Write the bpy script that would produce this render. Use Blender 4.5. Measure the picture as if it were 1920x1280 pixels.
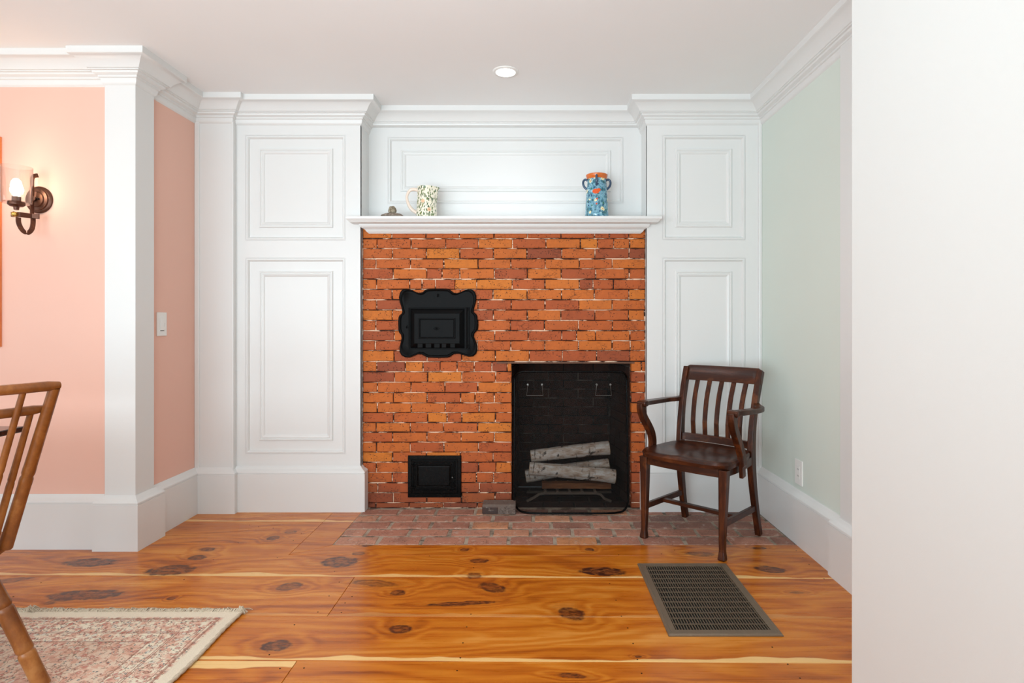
import bpy, bmesh, math, random
from mathutils import Vector, Matrix, noise as mnoise
R = random.Random(7)
for o in list(bpy.data.objects): bpy.data.objects.remove(o)
S = bpy.context.scene
COL = S.collection
# ------------------------------------------------------------------ camera, world, lights, exposure
EYE = 1.136; F = 1080.0; VX = 998.0; VY = 604.0
cd = bpy.data.cameras.new('camera'); cam = bpy.data.objects.new('camera', cd); COL.objects.link(cam)
cam.location = (0, 0, EYE); cam.rotation_euler = (math.pi/2, 0, 0)
cd.sensor_width = 36; cd.lens = F/1920*36
cd.shift_x = (960-VX)/1920; cd.shift_y = -(640-VY)/1920
cd.clip_start = .05; S.camera = cam
w = bpy.data.worlds.new('world'); S.world = w; w.use_nodes = True
w.node_tree.nodes['Background'].inputs[0].default_value = (.78, .92, 1, 1)
w.node_tree.nodes['Background'].inputs[1].default_value = 1.7
S.view_settings.view_transform = 'Standard'; S.view_settings.look = 'None'
S.view_settings.gamma = 1; S.view_settings.use_curve_mapping = False
S.view_settings.exposure = 0.1
def area(name, loc, target, sx, sy, power, col=(1, 1, 1), spread=180):
    l = bpy.data.lights.new(name, 'AREA'); l.shape = 'RECTANGLE'; l.size = sx; l.size_y = sy
    l.energy = power; l.color = col; l.spread = math.radians(spread)
    o = bpy.data.objects.new(name, l); COL.objects.link(o); o.location = loc
    o.rotation_euler = (Vector(target)-Vector(loc)).to_track_quat('-Z', 'Y').to_euler()
    return o
LC = (.82, .94, 1.0)
area('window_light_rear', (-2.8, -2.6, 1.2), (.2, 3, .8), 3.4, 2.1, 104, LC)
area('window_light_left', (-4.6, .3, 1.2), (0, 2.2, .7), 2.6, 1.9, 18, LC)
area('ceiling_fill', (-.7, -.5, 1.0), (-.4, 1.4, 2.6), 1.2, 1.2, 33, (.72, .92, 1), 120)  # unseen uplight, added to brighten the ceiling

for k, (x, y, e) in enumerate(((-1.5, 1.35, 26), (.72, 1.6, 26))):     # unseen spots added to brighten the floor and lower walls
    l = bpy.data.lights.new('floor_fill_spot', 'SPOT'); l.energy = e; l.spot_size = math.radians(140); l.spot_blend = 1; l.shadow_soft_size = .12; l.color = (.88, .95, 1)
    o = bpy.data.objects.new('floor_fill_spot', l); COL.objects.link(o); o.location = (x, y, 2.44)

def P(px, py, D):
    return Vector(((px-VX)/F*D, D, EYE-(py-VY)/F*D))

# ------------------------------------------------------------------ material helpers
def srgb(r, g, b):
    f = lambda c: (c/255/12.92) if c/255 <= .04045 else ((c/255+.055)/1.055)**2.4
    return (f(r), f(g), f(b), 1)
class NT:
    def __init__(s, name):
        s.m = bpy.data.materials.new(name); s.m.use_nodes = True
        s.t = s.m.node_tree; s.b = s.t.nodes['Principled BSDF']
    def n(s, typ, **kw):
        nd = s.t.nodes.new(typ)
        for k, v in kw.items():
            if k.startswith('i_'):
                key = k[2:]; key = int(key) if key.isdigit() else key
                s.set(nd.inputs[key], v)
            else: setattr(nd, k, v)
        return nd
    def set(s, sock, v):
        if hasattr(v, 'is_output'): s.t.links.new(v, sock)
        else: sock.default_value = v
    def math(s, op, a, b=0.0, c=None, clamp=False):
        nd = s.t.nodes.new('ShaderNodeMath'); nd.operation = op; nd.use_clamp = clamp
        s.set(nd.inputs[0], a); s.set(nd.inputs[1], b)
        if c is not None: s.set(nd.inputs[2], c)
        return nd.outputs[0]
    def mr(s, v, a, b, c=0.0, d=1.0, smooth=True):
        nd = s.t.nodes.new('ShaderNodeMapRange')
        if smooth: nd.interpolation_type = 'SMOOTHSTEP'
        for i, x in enumerate((v, a, b, c, d)): s.set(nd.inputs[i], x)
        return nd.outputs[0]
    def mix(s, fac, a, b, mode='MIX'):
        nd = s.t.nodes.new('ShaderNodeMix'); nd.data_type = 'RGBA'; nd.blend_type = mode
        s.set(nd.inputs[0], fac); s.set(nd.inputs[6], a); s.set(nd.inputs[7], b)
        return nd.outputs[2]
    def coord(s, which='Object'):
        return s.t.nodes.new('ShaderNodeTexCoord').outputs[which]
    def mapping(s, v, loc=(0, 0, 0), rot=(0, 0, 0), scale=(1, 1, 1), typ='POINT'):
        nd = s.t.nodes.new('ShaderNodeMapping'); nd.vector_type = typ
        s.set(nd.inputs[0], v); nd.inputs[1].default_value = loc; nd.inputs[2].default_value = rot; nd.inputs[3].default_value = scale
        return nd.outputs[0]
    def noise(s, v, scale, detail=2, rough=.5, out=0, dist=0):
        nd = s.t.nodes.new('ShaderNodeTexNoise')
        s.set(nd.inputs['Vector'], v); s.set(nd.inputs['Scale'], scale); nd.inputs['Detail'].default_value = detail
        nd.inputs['Roughness'].default_value = rough; nd.inputs['Distortion'].default_value = dist
        return nd.outputs[out]
    def vor(s, v, scale, feature='F1', out='Distance', rnd=1):
        nd = s.t.nodes.new('ShaderNodeTexVoronoi'); nd.feature = feature
        s.set(nd.inputs['Vector'], v); nd.inputs['Scale'].default_value = scale; nd.inputs['Randomness'].default_value = rnd
        return nd.outputs[out]
    def ramp(s, v, stops, interp='LINEAR'):
        nd = s.t.nodes.new('ShaderNodeValToRGB'); cr = nd.color_ramp; cr.interpolation = interp
        while len(cr.elements) < len(stops): cr.elements.new(.5)
        for e, (p, c) in zip(cr.elements, stops): e.position = p; e.color = c
        s.set(nd.inputs[0], v); return nd.outputs[0]
    def bump(s, h, strength=.3, dist=.002):
        nd = s.t.nodes.new('ShaderNodeBump'); nd.inputs['Strength'].default_value = strength
        nd.inputs['Distance'].default_value = dist; s.set(nd.inputs['Height'], h)
        s.t.links.new(nd.outputs[0], s.b.inputs['Normal'])
    def fin(s, col, rough=.5, **kw):
        s.set(s.b.inputs['Base Color'], col); s.set(s.b.inputs['Roughness'], rough)
        for k, v in kw.items(): s.set(s.b.inputs[k.replace('_', ' ')], v)
        return s.m
def paint(name, col, rough, bump=.05, scale=300):
    t = NT(name); c = t.coord()
    v = t.noise(c, 3.0, 2)
    dark = tuple(x*.97 for x in col[:3])+(1,)
    t.bump(t.noise(c, scale, 2), bump, .001)
    return t.fin(t.mix(v, dark, col), rough)
M = {}
M['white'] = paint('white_trim_paint', srgb(229, 228, 226), .34, .06, 220)
M['wallwhite'] = paint('white_wall_paint', srgb(206, 205, 202), .6, .1, 400)
M['ceil'] = paint('ceiling_paint', srgb(247, 246, 245), .8, .1, 400)
M['pink'] = paint('pink_wall_paint', srgb(238, 190, 172), .7, .1, 400)
M['green'] = paint('sage_wall_paint', srgb(220, 228, 219), .7, .1, 400)
M['plastic'] = paint('white_plastic', srgb(240, 238, 234), .3, 0)

def wood(name, light, mid, dark, scl=(2, 30, 30), rough=.35, axisvec=None, coat=.3, worn=None):
    t = NT(name); c = t.coord()
    m = t.mapping(c, scale=scl)
    g = t.noise(m, 1.0, 6, .6, dist=.4)
    f = t.noise(t.mapping(c, scale=tuple(x*5 for x in scl)), 1.0, 3, .7)
    v = t.math('ADD', t.math('MULTIPLY', g, .7), t.math('MULTIPLY', f, .3))
    col = t.ramp(v, [(.3, dark), (.5, mid), (.68, light)])
    if worn:
        wn = t.mr(t.noise(c, 9, 4, .6), .58, .7)
        col = t.mix(t.math('MULTIPLY', wn, .35), col, worn)
    t.bump(f, .15, .001)
    return t.fin(col, rough, Coat_Weight=coat, Coat_Roughness=.2, Specular_IOR_Level=.28)
M['mahog'] = wood('mahogany_vertical', srgb(108, 54, 22), srgb(62, 27, 11), srgb(28, 11, 5), (35, 35, 3), .36, coat=.04, worn=srgb(130, 72, 34))
M['mahogx'] = wood('mahogany_horizontal', srgb(92, 46, 22), srgb(58, 26, 12), srgb(30, 12, 6), (3, 35, 35), .32, coat=.04, worn=srgb(112, 66, 38))
M['oak'] = wood('golden_brown_wood', srgb(176, 114, 58), srgb(138, 80, 34), srgb(100, 54, 24), (9, 9, 5), .4, worn=srgb(190, 135, 80))
M['tablewood'] = wood('dark_table_wood', srgb(74, 36, 24), srgb(52, 24, 16), srgb(30, 14, 10), (4, 30, 30), .2)
M['splitwood'] = wood('split_firewood', srgb(150, 100, 62), srgb(110, 68, 40), srgb(66, 38, 24), (5, 40, 40), .8, coat=0)

def iron(name, col, rough, spec=srgb(60, 56, 50), amt=.2, metal=.3):
    t = NT(name); c = t.coord()
    n = t.mr(t.noise(c, 35, 5, .7), .5, .75)
    t.bump(t.noise(c, 160, 4, .6), .35, .0015)
    return t.fin(t.mix(t.math('MULTIPLY', n, amt), col, spec), rough, Metallic=metal, Specular_IOR_Level=.1 if metal == 0 else .5)
M['iron'] = iron('black_cast_iron', srgb(9, 9, 10), .5, srgb(22, 22, 22), .2, 0)
M['ironshine'] = iron('black_enamel_iron', srgb(7, 7, 7), .25, srgb(50, 44, 38), .2, 0)
M['wire'] = iron('dull_steel_wire', srgb(110, 108, 104), .4, metal=.7)
M['grateiron'] = iron('dusty_grate_iron', srgb(96, 80, 68), .7, srgb(100, 84, 70), .5, metal=.2)
M['bronze'] = iron('oiled_bronze', srgb(92, 58, 44), .35, srgb(150, 96, 62), .5, metal=.6)
M['brass'] = iron('brass', srgb(222, 184, 96), .25, srgb(240, 214, 140), .4, metal=.9)
M['register'] = iron('bronze_painted_steel', srgb(118, 102, 84), .5, srgb(140, 122, 102), .4, metal=.3)
M['steel'] = iron('steel_lintel', srgb(110, 76, 58), .6, srgb(60, 44, 36), .7, metal=.3)
t = NT('black_void'); M['void'] = t.fin(srgb(10, 9, 8), .9)

def brickmat(name, cols, pit=.6, soot=.0, rough=.85, white=0.0, foot=False):
    t = NT(name); c = t.coord()
    a = t.n('ShaderNodeAttribute', attribute_name='tone').outputs['Fac']
    base = t.ramp(a, [(i/(len(cols)-1), x) for i, x in enumerate(cols)])
    n1 = t.noise(c, 14, 4, .6); n2 = t.noise(c, 60, 4, .65)
    v = t.math('ADD', t.math('MULTIPLY', n1, .5), t.math('MULTIPLY', n2, .5))
    col = t.mix(t.mr(v, .34, .66, 0, 1), t.mix(.24, base, srgb(112, 52, 24)), base)
    # small dark pits
    pd = t.vor(c, 75); sel = t.noise(c, 22, 2)
    pits = t.math('MULTIPLY', t.mr(pd, .30, .14), t.mr(sel, .44, .56))
    crack = t.math('MULTIPLY', t.mr(t.vor(t.mapping(c, scale=(1, 1, 2.2)), 30, 'DISTANCE_TO_EDGE'), .05, .01), t.mr(t.noise(c, 11, 2), .50, .62))
    pm = t.math('MAXIMUM', pits, t.math('MULTIPLY', crack, .6))
    col = t.mix(t.math('MULTIPLY', pm, pit), col, srgb(44, 20, 14))
    if white:
        wv = t.mr(t.noise(c, 28, 5, .7), .54, .68)
        col = t.mix(t.math('MULTIPLY', wv, white), col, srgb(214, 192, 176))
    if soot:
        sv = t.mr(t.noise(c, 7, 4, .6), .45, .7)
        col = t.mix(t.math('MULTIPLY', sv, soot), col, srgb(70, 50, 44))
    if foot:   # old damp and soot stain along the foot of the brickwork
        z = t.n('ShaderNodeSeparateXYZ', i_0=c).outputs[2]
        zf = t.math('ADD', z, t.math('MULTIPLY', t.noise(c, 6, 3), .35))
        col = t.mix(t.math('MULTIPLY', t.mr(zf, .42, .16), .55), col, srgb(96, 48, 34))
    t.bump(t.math('ADD', t.noise(c, 90, 5, .7), t.math('MULTIPLY', pm, -1.2)), .5, .003)
    return t.fin(col, rough)
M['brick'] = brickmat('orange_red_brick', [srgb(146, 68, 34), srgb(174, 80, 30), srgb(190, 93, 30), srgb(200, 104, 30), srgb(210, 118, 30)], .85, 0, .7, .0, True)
M['hearthbrick'] = brickmat('worn_hearth_brick', [srgb(136, 104, 94), srgb(168, 118, 100), srgb(188, 130, 108), srgb(202, 148, 124), srgb(208, 142, 92)], .6, .4, .75, .6)
M['sootbrick'] = brickmat('sooty_firebox_brick', [srgb(20, 16, 15), srgb(32, 25, 21), srgb(46, 34, 28), srgb(110, 70, 44)], .5, .4, .9)
M['oddbrick'] = brickmat('charred_grey_brick', [srgb(96, 86, 80), srgb(120, 108, 98)], .8, .3, .8, .2)
def mortarmat(name, cols, stretch=(7, 20, 30), th=(.44, .56)):
    t = NT(name); c = t.coord()
    v = t.noise(t.mapping(c, scale=stretch), 1, 4, .65)
    col = t.ramp(v, [(th[0]-.06, cols[0]), (th[0], cols[1]), (th[1], cols[2])])
    t.bump(t.noise(c, 150, 4, .7), .6, .003)
    return t.fin(col, .9)
M['mortar'] = mortarmat('crumbling_lime_mortar', [srgb(28, 14, 10), srgb(70, 38, 26), srgb(236, 204, 176)], (8, 20, 34), (.49, .57))
M['hearthmortar'] = mortarmat('grey_hearth_mortar', [srgb(100, 88, 76), srgb(140, 124, 108), srgb(176, 160, 142)], (12, 12, 12))
M['sootmortar'] = mortarmat('sooty_mortar', [srgb(22, 18, 16), srgb(40, 33, 29), srgb(84, 72, 62)], (9, 9, 9), (.5, .66))

# ------------------------------------------------------------------ pine floor with explicit knots
def unfloor(px, py):
    D = EYE*F/(py-VY); return ((px-VX)/F*D, D)
KN = [  # px, py, half width px, half height px, angle, dark core
 (170,1054,44,7,0,1),(320,1069,40,9,.06,1),(637,1053,31,9,-.05,1),(370,1045,15,4,0,1),(387,1030,13,3,0,1),
 (512,1008,10,4,0,1),(545,997,10,3,0,.7),(160,1115,62,9,.06,1),(110,1126,20,4,.5,.8),(322,1121,6,3,0,1),(543,1099,20,7,.25,.8),
 (745,1111,13,4,0,1),(922,1101,25,7,-.55,1),(868,1131,60,3,.09,1.2),(750,1179,20,8,0,1),(518,1210,26,10,.05,1),
 (898,1051,16,4,0,1),(872,1030,8,2.5,0,1),(887,1079,13,5,0,.8),(1130,1071,38,7,-.08,1.2),(1443,1067,24,5,-.2,1),
 (1313,1038,24,4,0,.8),(1072,1150,19,12,.8,1),(1073,1266,7,16,1.45,1),(1105,1030,8,2.5,0,1),(1422,1027,12,2,0,1),
 (700,1093,40,5,-.15,.7),(20,1088,30,4,.3,.7),(1200,1230,7,2,0,1),(672,1037,10,3,0,.8),(690,1022,10,3,0,1),(1496,1110,12,2,0,.7)]
def floormat():
    t = NT('knotty_pine_floor'); c0 = t.coord()
    tone = t.n('ShaderNodeAttribute', attribute_name='tone').outputs['Fac']
    dn = t.n('ShaderNodeVectorMath', operation='MULTIPLY_ADD')
    t.set(dn.inputs[0], t.noise(t.mapping(c0, scale=(1, 2, 1)), 9, 3, .6, out=1)); dn.inputs[1].default_value = (.04, .028, 0); t.set(dn.inputs[2], c0)
    off = t.n('ShaderNodeVectorMath', operation='SUBTRACT'); t.set(off.inputs[0], dn.outputs[0]); off.inputs[1].default_value = (.02, .014, 0)
    c = off.outputs[0]
    core = None; halo = None; ring = None
    for (px, py, hw, hh, ang, dk) in KN:
        x, y = unfloor(px, py); D = y
        rx = hw/F*D; ry = hh*D*D/(EYE*F)
        m = t.mapping(c, loc=(x, y, 0), rot=(0, 0, ang), scale=(rx, ry, 1e3), typ='TEXTURE')
        d = t.n('ShaderNodeVectorMath', operation='LENGTH', i_0=m).outputs['Value']
        k = t.math('MULTIPLY', t.mr(d, 1.15, .75), dk)
        r = t.math('MULTIPLY', t.math('SUBTRACT', t.mr(d, 1.3, 1.0), t.mr(d, .95, .6)), dk)
        h = t.mr(d, 3.6, .8)
        core = k if core is None else t.math('MAXIMUM', core, k)
        ring = r if ring is None else t.math('MAXIMUM', ring, r)
        halo = h if halo is None else t.math('MAXIMUM', halo, h)
    sx = t.n('ShaderNodeSeparateXYZ', i_0=c0); X = sx.outputs[0]; Y = sx.outputs[1]
    cs = t.n('ShaderNodeCombineXYZ', i_2=t.math('MULTIPLY', tone, 40)).outputs[0]
    cw = t.n('ShaderNodeVectorMath', operation='ADD', i_0=c0, i_1=cs).outputs[0]
    big = t.noise(t.mapping(cw, scale=(.9, 3.5, 1)), 1, 3, .5, dist=.6)
    y2 = t.math('ADD', t.math('ADD', t.math('MULTIPLY', Y, 13), t.math('MULTIPLY', big, 7)), t.math('MULTIPLY', halo, 1.6))
    wave = t.math('ADD', t.math('MULTIPLY', t.math('SINE', t.math('MULTIPLY', y2, 6.283)), .5), .5)
    fine = t.noise(t.mapping(cw, scale=(3, 110, 1)), 1, 4, .7)
    broad = t.noise(t.mapping(cw, scale=(1.1, 9, 1)), 1, 3, .55)
    v = t.math('ADD', t.math('ADD', t.math('MULTIPLY', wave, .15), t.math('MULTIPLY', fine, .30)), t.math('MULTIPLY', broad, .56))
    col = t.ramp(v, [(.32, srgb(140, 64, 4)), (.44, srgb(188, 100, 16)), (.57, srgb(208, 124, 32)), (.74, srgb(228, 156, 70))])
    col = t.mix(t.mr(tone, 0, 1, 0, .30, False), col, srgb(180, 96, 30))
    # pale sapwood edges
    yy = t.math('ADD', Y, t.math('MULTIPLY', X, .011))
    wob = t.math('MULTIPLY', t.math('SUBTRACT', t.noise(t.mapping(c0, scale=(1.9, .01, 1)), 1, 3), .45), .13)
    sap = None
    for (y0, s, on) in ((2.566, 1, .9), (1.93, 1, .95), (3.268, 1, .8), (2.222, 1, .25)):
        dd = t.math('SUBTRACT', yy, y0)
        up = t.math('MULTIPLY', t.mr(dd, -.0005, .0005), t.mr(t.math('SUBTRACT', dd, wob), .016, .008))
        up = t.math('MULTIPLY', up, on)
        sap = up if sap is None else t.math('MAXIMUM', sap, up)
    # a broad pale strip at the head of the short plank under the rug corner
    dd = t.math('SUBTRACT', 1.925, yy)
    s2 = t.math('MULTIPLY', t.math('MULTIPLY', t.mr(dd, 0, .002), t.mr(t.math('SUBTRACT', dd, wob), .042, .034)), t.mr(X, -.79, -.792))
    sap = t.math('MAXIMUM', sap, s2)
    col = t.mix(sap, col, srgb(240, 196, 128))
    hal = t.math('MULTIPLY', t.mr(halo, .2, 1), t.mr(t.noise(t.mapping(c0, scale=(20, 60, 1)), 1, 3), .3, .65))
    col = t.mix(t.math('MULTIPLY', hal, .38), col, srgb(140, 66, 14))
    kn = t.noise(t.mapping(c0, scale=(30, 60, 1)), 1, 4, .7)
    kc = t.mix(t.mr(kn, .4, .6), srgb(58, 24, 12), srgb(132, 70, 34))
    col = t.mix(t.math('MINIMUM', t.math('MULTIPLY', core, t.mr(kn, .3, .6, .95, .7)), 1.0), col, kc)
    col = t.mix(t.math('MINIMUM', t.math('MULTIPLY', ring, t.mr(t.noise(c0, 25, 3, .6), .35, .6, .1, .95)), 1.0), col, srgb(62, 28, 20))
    t.bump(t.math('ADD', t.noise(c0, 2.2, 2), t.math('MULTIPLY', fine, .02)), .22, .02)
    return t.fin(col, t.mr(fine, .3, .7, .24, .36, False), Coat_Weight=.12, Coat_Roughness=.12, Specular_IOR_Level=.35)
M['pine'] = floormat()

# ------------------------------------------------------------------ object helpers
def tag(o, label=None, cat=None, group=None, kind=None):
    if label: o['label'] = label
    if cat: o['category'] = cat
    if group: o['group'] = group
    if kind: o['kind'] = kind
    return o
def thing(name, label, cat, loc=(0, 0, 0), group=None, kind=None):
    o = bpy.data.objects.new(name, None); COL.objects.link(o); o.location = loc; o.empty_display_size = .05
    return tag(o, label, cat, group, kind)
def mk(name, verts, faces, mat, parent=None, smooth=False, bevel=0, tone=None, seg=2, loc=None, local=False):
    """verts are in world space; with a parent they are stored relative to it (or already local with local=True)"""
    me = bpy.data.meshes.new(name)
    bm = bmesh.new()
    vs = [bm.verts.new(v) for v in verts]
    for f in faces:
        try: bm.faces.new([vs[i] for i in f])
        except ValueError: pass
    bmesh.ops.recalc_face_normals(bm, faces=bm.faces)
    if bevel:
        bmesh.ops.bevel(bm, geom=[e for e in bm.edges if len(e.link_faces) == 2 and e.calc_face_angle(0) > .6], offset=bevel, segments=seg, affect='EDGES', profile=.5)
    if tone is not None:
        cl = bm.loops.layers.float_color.new('tone')
        for f in bm.faces:
            for l in f.loops: l[cl] = (tone, tone, tone, 1)
    if smooth:
        for f in bm.faces: f.smooth = True
    bm.to_mesh(me); bm.free()
    if smooth and hasattr(me, 'set_sharp_from_angle'): me.set_sharp_from_angle(angle=math.radians(smooth if smooth is not True else 50))
    if mat: me.materials.append(mat)
    o = bpy.data.objects.new(name, me); COL.objects.link(o)
    if parent is not None:
        o.parent = parent
        if not local:
            base = Vector((0, 0, 0)); p = parent
            while p is not None: base += p.location; p = p.parent
            me.transform(Matrix.Translation(-base))
    return o
def boxd(x0, x1, y0, y1, z0, z1):
    v = [(x, y, z) for x in (x0, x1) for y in (y0, y1) for z in (z0, z1)]
    f = [(0, 1, 3, 2), (4, 6, 7, 5), (0, 4, 5, 1), (2, 3, 7, 6), (0, 2, 6, 4), (1, 5, 7, 3)]
    return v, f
def box(name, x0, x1, y0, y1, z0, z1, mat, parent=None, bevel=0, **k):
    v, f = boxd(x0, x1, y0, y1, z0, z1)
    return mk(name, v, f, mat, parent, bevel=bevel, **k)
class MB:
    def __init__(s): s.v = []; s.f = []
    def add(s, vf):
        b = len(s.v); s.v += list(vf[0]); s.f += [tuple(i+b for i in f) for f in vf[1]]; return s
    def mk(s, name, mat, parent=None, **k): return mk(name, s.v, s.f, mat, parent, **k)
def tubed(path, rad, n=10, cap=True, flat=1.0, up=None):
    path = [Vector(p) for p in path]; N = len(path)
    if not hasattr(rad, '__len__'): rad = [rad]*N
    v = []; f = []
    t0 = (path[1]-path[0]).normalized()
    ref = Vector(up) if up else (Vector((0, 0, 1)) if abs(t0.z) < .9 else Vector((1, 0, 0)))
    a = ref.cross(t0).normalized()
    for i, p in enumerate(path):
        t = (path[min(i+1, N-1)]-path[max(i-1, 0)]).normalized()
        a = (a-t*a.dot(t)).normalized(); b = t.cross(a)
        for k in range(n):
            an = 2*math.pi*k/n
            v.append(p+a*math.cos(an)*rad[i]+b*math.sin(an)*rad[i]*flat)
    for i in range(N-1):
        for k in range(n):
            f.append((i*n+k, i*n+(k+1) % n, (i+1)*n+(k+1) % n, (i+1)*n+k))
    if cap: f.append(tuple(range(n-1, -1, -1))); f.append(tuple((N-1)*n+k for k in range(n)))
    return v, f
def strip(path, sizes, side):
    """rectangular section swept along path; side = direction of width; sizes [(w,h)]"""
    path = [Vector(p) for p in path]; N = len(path); v = []; f = []
    if not hasattr(sizes[0], '__len__'): sizes = [sizes]*N
    for i, p in enumerate(path):
        t = (path[min(i+1, N-1)]-path[max(i-1, 0)]).normalized()
        s = Vector(side[i] if hasattr(side[0], '__len__') else side); s = (s-t*s.dot(t)).normalized(); h = t.cross(s)
        w_, h_ = sizes[i][0]/2, sizes[i][1]/2
        v += [p-s*w_-h*h_, p+s*w_-h*h_, p+s*w_+h*h_, p-s*w_+h*h_]
    for i in range(N-1):
        for k in range(4): f.append((i*4+k, i*4+(k+1) % 4, (i+1)*4+(k+1) % 4, (i+1)*4+k))
    f += [(3, 2, 1, 0), tuple((N-1)*4+k for k in range(4))]
    return v, f
def spline(pts, n=6):
    pts = [Vector(p) for p in pts]; out = []
    for i in range(len(pts)-1):
        p0 = pts[max(i-1, 0)]; p1 = pts[i]; p2 = pts[i+1]; p3 = pts[min(i+2, len(pts)-1)]
        for k in range(n):
            t = k/n
            out.append(.5*((2*p1)+(p2-p0)*t+(2*p0-5*p1+4*p2-p3)*t*t+(3*p1-p0-3*p2+p3)*t**3))
    out.append(pts[-1]); return out
def lathed(prof, n=32, cx=0, cy=0, cz=0):
    v = []; f = []
    for (r, z) in prof:
        for k in range(n):
            a = 2*math.pi*k/n; v.append((cx+r*math.cos(a), cy+r*math.sin(a), cz+z))
    for i in range(len(prof)-1):
        for k in range(n): f.append((i*n+k, i*n+(k+1) % n, (i+1)*n+(k+1) % n, (i+1)*n+k))
    return v, f
def sweep(path, prof, closed_prof=True):
    """mitred sweep of profile (proj, z) along plan path; outward = right of the walking direction"""
    pts = [Vector(p) for p in path]; N = len(pts); v = []; f = []
    nrm = []
    for i in range(N-1):
        d = (pts[i+1]-pts[i]).normalized(); nrm.append(Vector((d.y, -d.x)))
    for i, p in enumerate(pts):
        if i == 0: m = nrm[0]
        elif i == N-1: m = nrm[-1]
        else:
            m = nrm[i-1]+nrm[i]; m = m/max(m.dot(nrm[i]), .1)
        for (pr, z) in prof: q = p+m*pr; v.append((q.x, q.y, z))
    n = len(prof)
    for i in range(N-1):
        for k in range(n if closed_prof else n-1):
            f.append((i*n+k, i*n+(k+1) % n, (i+1)*n+(k+1) % n, (i+1)*n+k))
    f += [tuple(range(n-1, -1, -1)), tuple((N-1)*n+k for k in range(n))]
    return v, f

# ------------------------------------------------------------------ the room
CZ = 2.472
YC = 3.48; YL = 3.45; YB = 3.515; YO = 3.655      # cabinet face, left return face, brick face, overmantel wall
XL = -2.02; XR = 1.385; CL = -1.038; CR = .692
XJ = -1.80                                          # jog between left strip and panelled bay
def struct(o, label, cat): return tag(o, label, cat, kind='structure')
fl = struct(box('floor', -5, 2.2, -3.2, 4.1, -.10, -.022, M['void']), 'wide knotty pine plank floor, honey coloured and glossy', 'floor')
SK = -.0055
PG = .0007
def plank(pts, tone):
    """pts plan polygon, counter-clockwise; inset a little for the open joint"""
    v = [(x, y, 0) for x, y in pts]+[(x, y, -.02) for x, y in pts]; n = len(pts)
    f = [tuple(range(n)), tuple(range(2*n-1, n-1, -1))]+[(i, (i+1) % n, n+(i+1) % n, n+i) for i in range(n)]
    mk('plank', v, f, M['pine'], fl, tone=tone, bevel=.0012, seg=1)
def Yk(y, x): return y+SK*x
def row(x0, x1, ya, yb, tone):
    g = PG
    plank([(x0+g, Yk(ya, x0)+g), (x1-g, Yk(ya, x1)+g), (x1-g, Yk(yb, x1)-g), (x0+g, Yk(yb, x0)-g)], tone)
XE = 1.62; XW = -4.9
H0 = 2.94
row(XW, -1.19, 3.268, 3.62, .45); row(XW, -1.19, 2.945, 3.268, .3)
# notched board running in front of the hearth border
g = PG
plank([(XW, Yk(2.566, XW)+g), (XE, Yk(2.566, XE)+g), (XE, Yk(2.808, XE)-g), (-1.19-g, Yk(2.808, -1.19)-g), (-1.19-g, Yk(2.945, -1.19)-g), (XW, Yk(2.945, XW)-g)], .4)
plank([(-1.19+g*2, Yk(2.808, -1.19)+g), (XE, Yk(2.808, XE)+g), (XE, H0-g), (-1.02+g*2, H0-g)], .5)
plank([(-1.19+g, Yk(2.808, -1.19)+g*3), (-1.02-g, H0+g), (-1.02-g, 3.62), (-1.19+g, 3.62)], 1.0)
row(XW, -.793, 2.222, 2.566, .25); row(-.793, XE, 2.222, 2.566, .75)
row(XW, XE, 1.93, 2.222, .62)
row(XW, -.79, 1.58, 1.93, .2); row(-.79, XE, 1.58, 1.93, .45)
y = 1.58
for i in range(14):
    w_ = .34 if i % 2 else .37
    row(XW, XE, y-w_, y, R.random()*.8); y -= w_
nb = MB()
for (px, py) in [(512,990),(468,984),(485,987),(447,1017),(550,1013),(565,1000),(520,1045),(400,1049),(205,1056),(77,1092),(636,1091),(617,1117),(596,1147),(660,1118),(647,1130),(640,1148),(552,1171),(505,1227),(525,1253),(570,1252),(875,1175),(868,1205),(863,1233),(857,1257),(1160,1040),(1240,1038),(1143,1094),(1155,1125),(1165,1155),(1177,1177),(1187,1206),(1195,1236),(1203,1262),(1493,1032),(1505,1045),(1517,1058),(1545,1085),(1448,1213),(1477,1245),(1500,1271),(900,1128),(883,1151),(1265,1031),(627,1071),(888,1064),(25,1118),(345,1086),(805,1042)]:
    x, yy = unfloor(px, py)
    nb.add(lathed([(.0028, -.001), (.0028, .0007), (.0001, .0008)], 8, x, yy))
nb.mk('nail_heads', M['iron'], fl)
fl.children[-1]['kind'] = 'stuff'

struct(box('ceiling', -5, 2.2, -3.2, 4.1, CZ, CZ+.1, M['ceil']), 'plain white painted ceiling', 'ceiling')
YP = 2.915
struct(box('wall_left', -5, XL+.005, YP, YP+.1, 0, CZ, M['pink']), 'pale coral pink wall facing the room behind the sconce', 'wall')
struct(box('wall_left_return', XL-.1, XL, YP+.1, 3.7, 0, CZ, M['pink']), 'narrow coral pink return wall beside the white panelling', 'wall')
struct(box('wall_far_left', -5.1, -5, -3.2, YP+.1, 0, CZ, M['wallwhite']), 'white side wall at the far left end of the room', 'wall')
struct(box('wall_right', XR, XR+.1, -3.2, 3.8, 0, CZ, M['green']), 'pale sage green wall to the right of the chair', 'wall')
struct(box('wall_near_right', .665, 1.369, .68, .665*F/(1596-VX), 0, CZ, M['wallwhite'], bevel=.003), 'plain white wall close at the right edge, hiding the rest of the room', 'wall')
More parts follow.
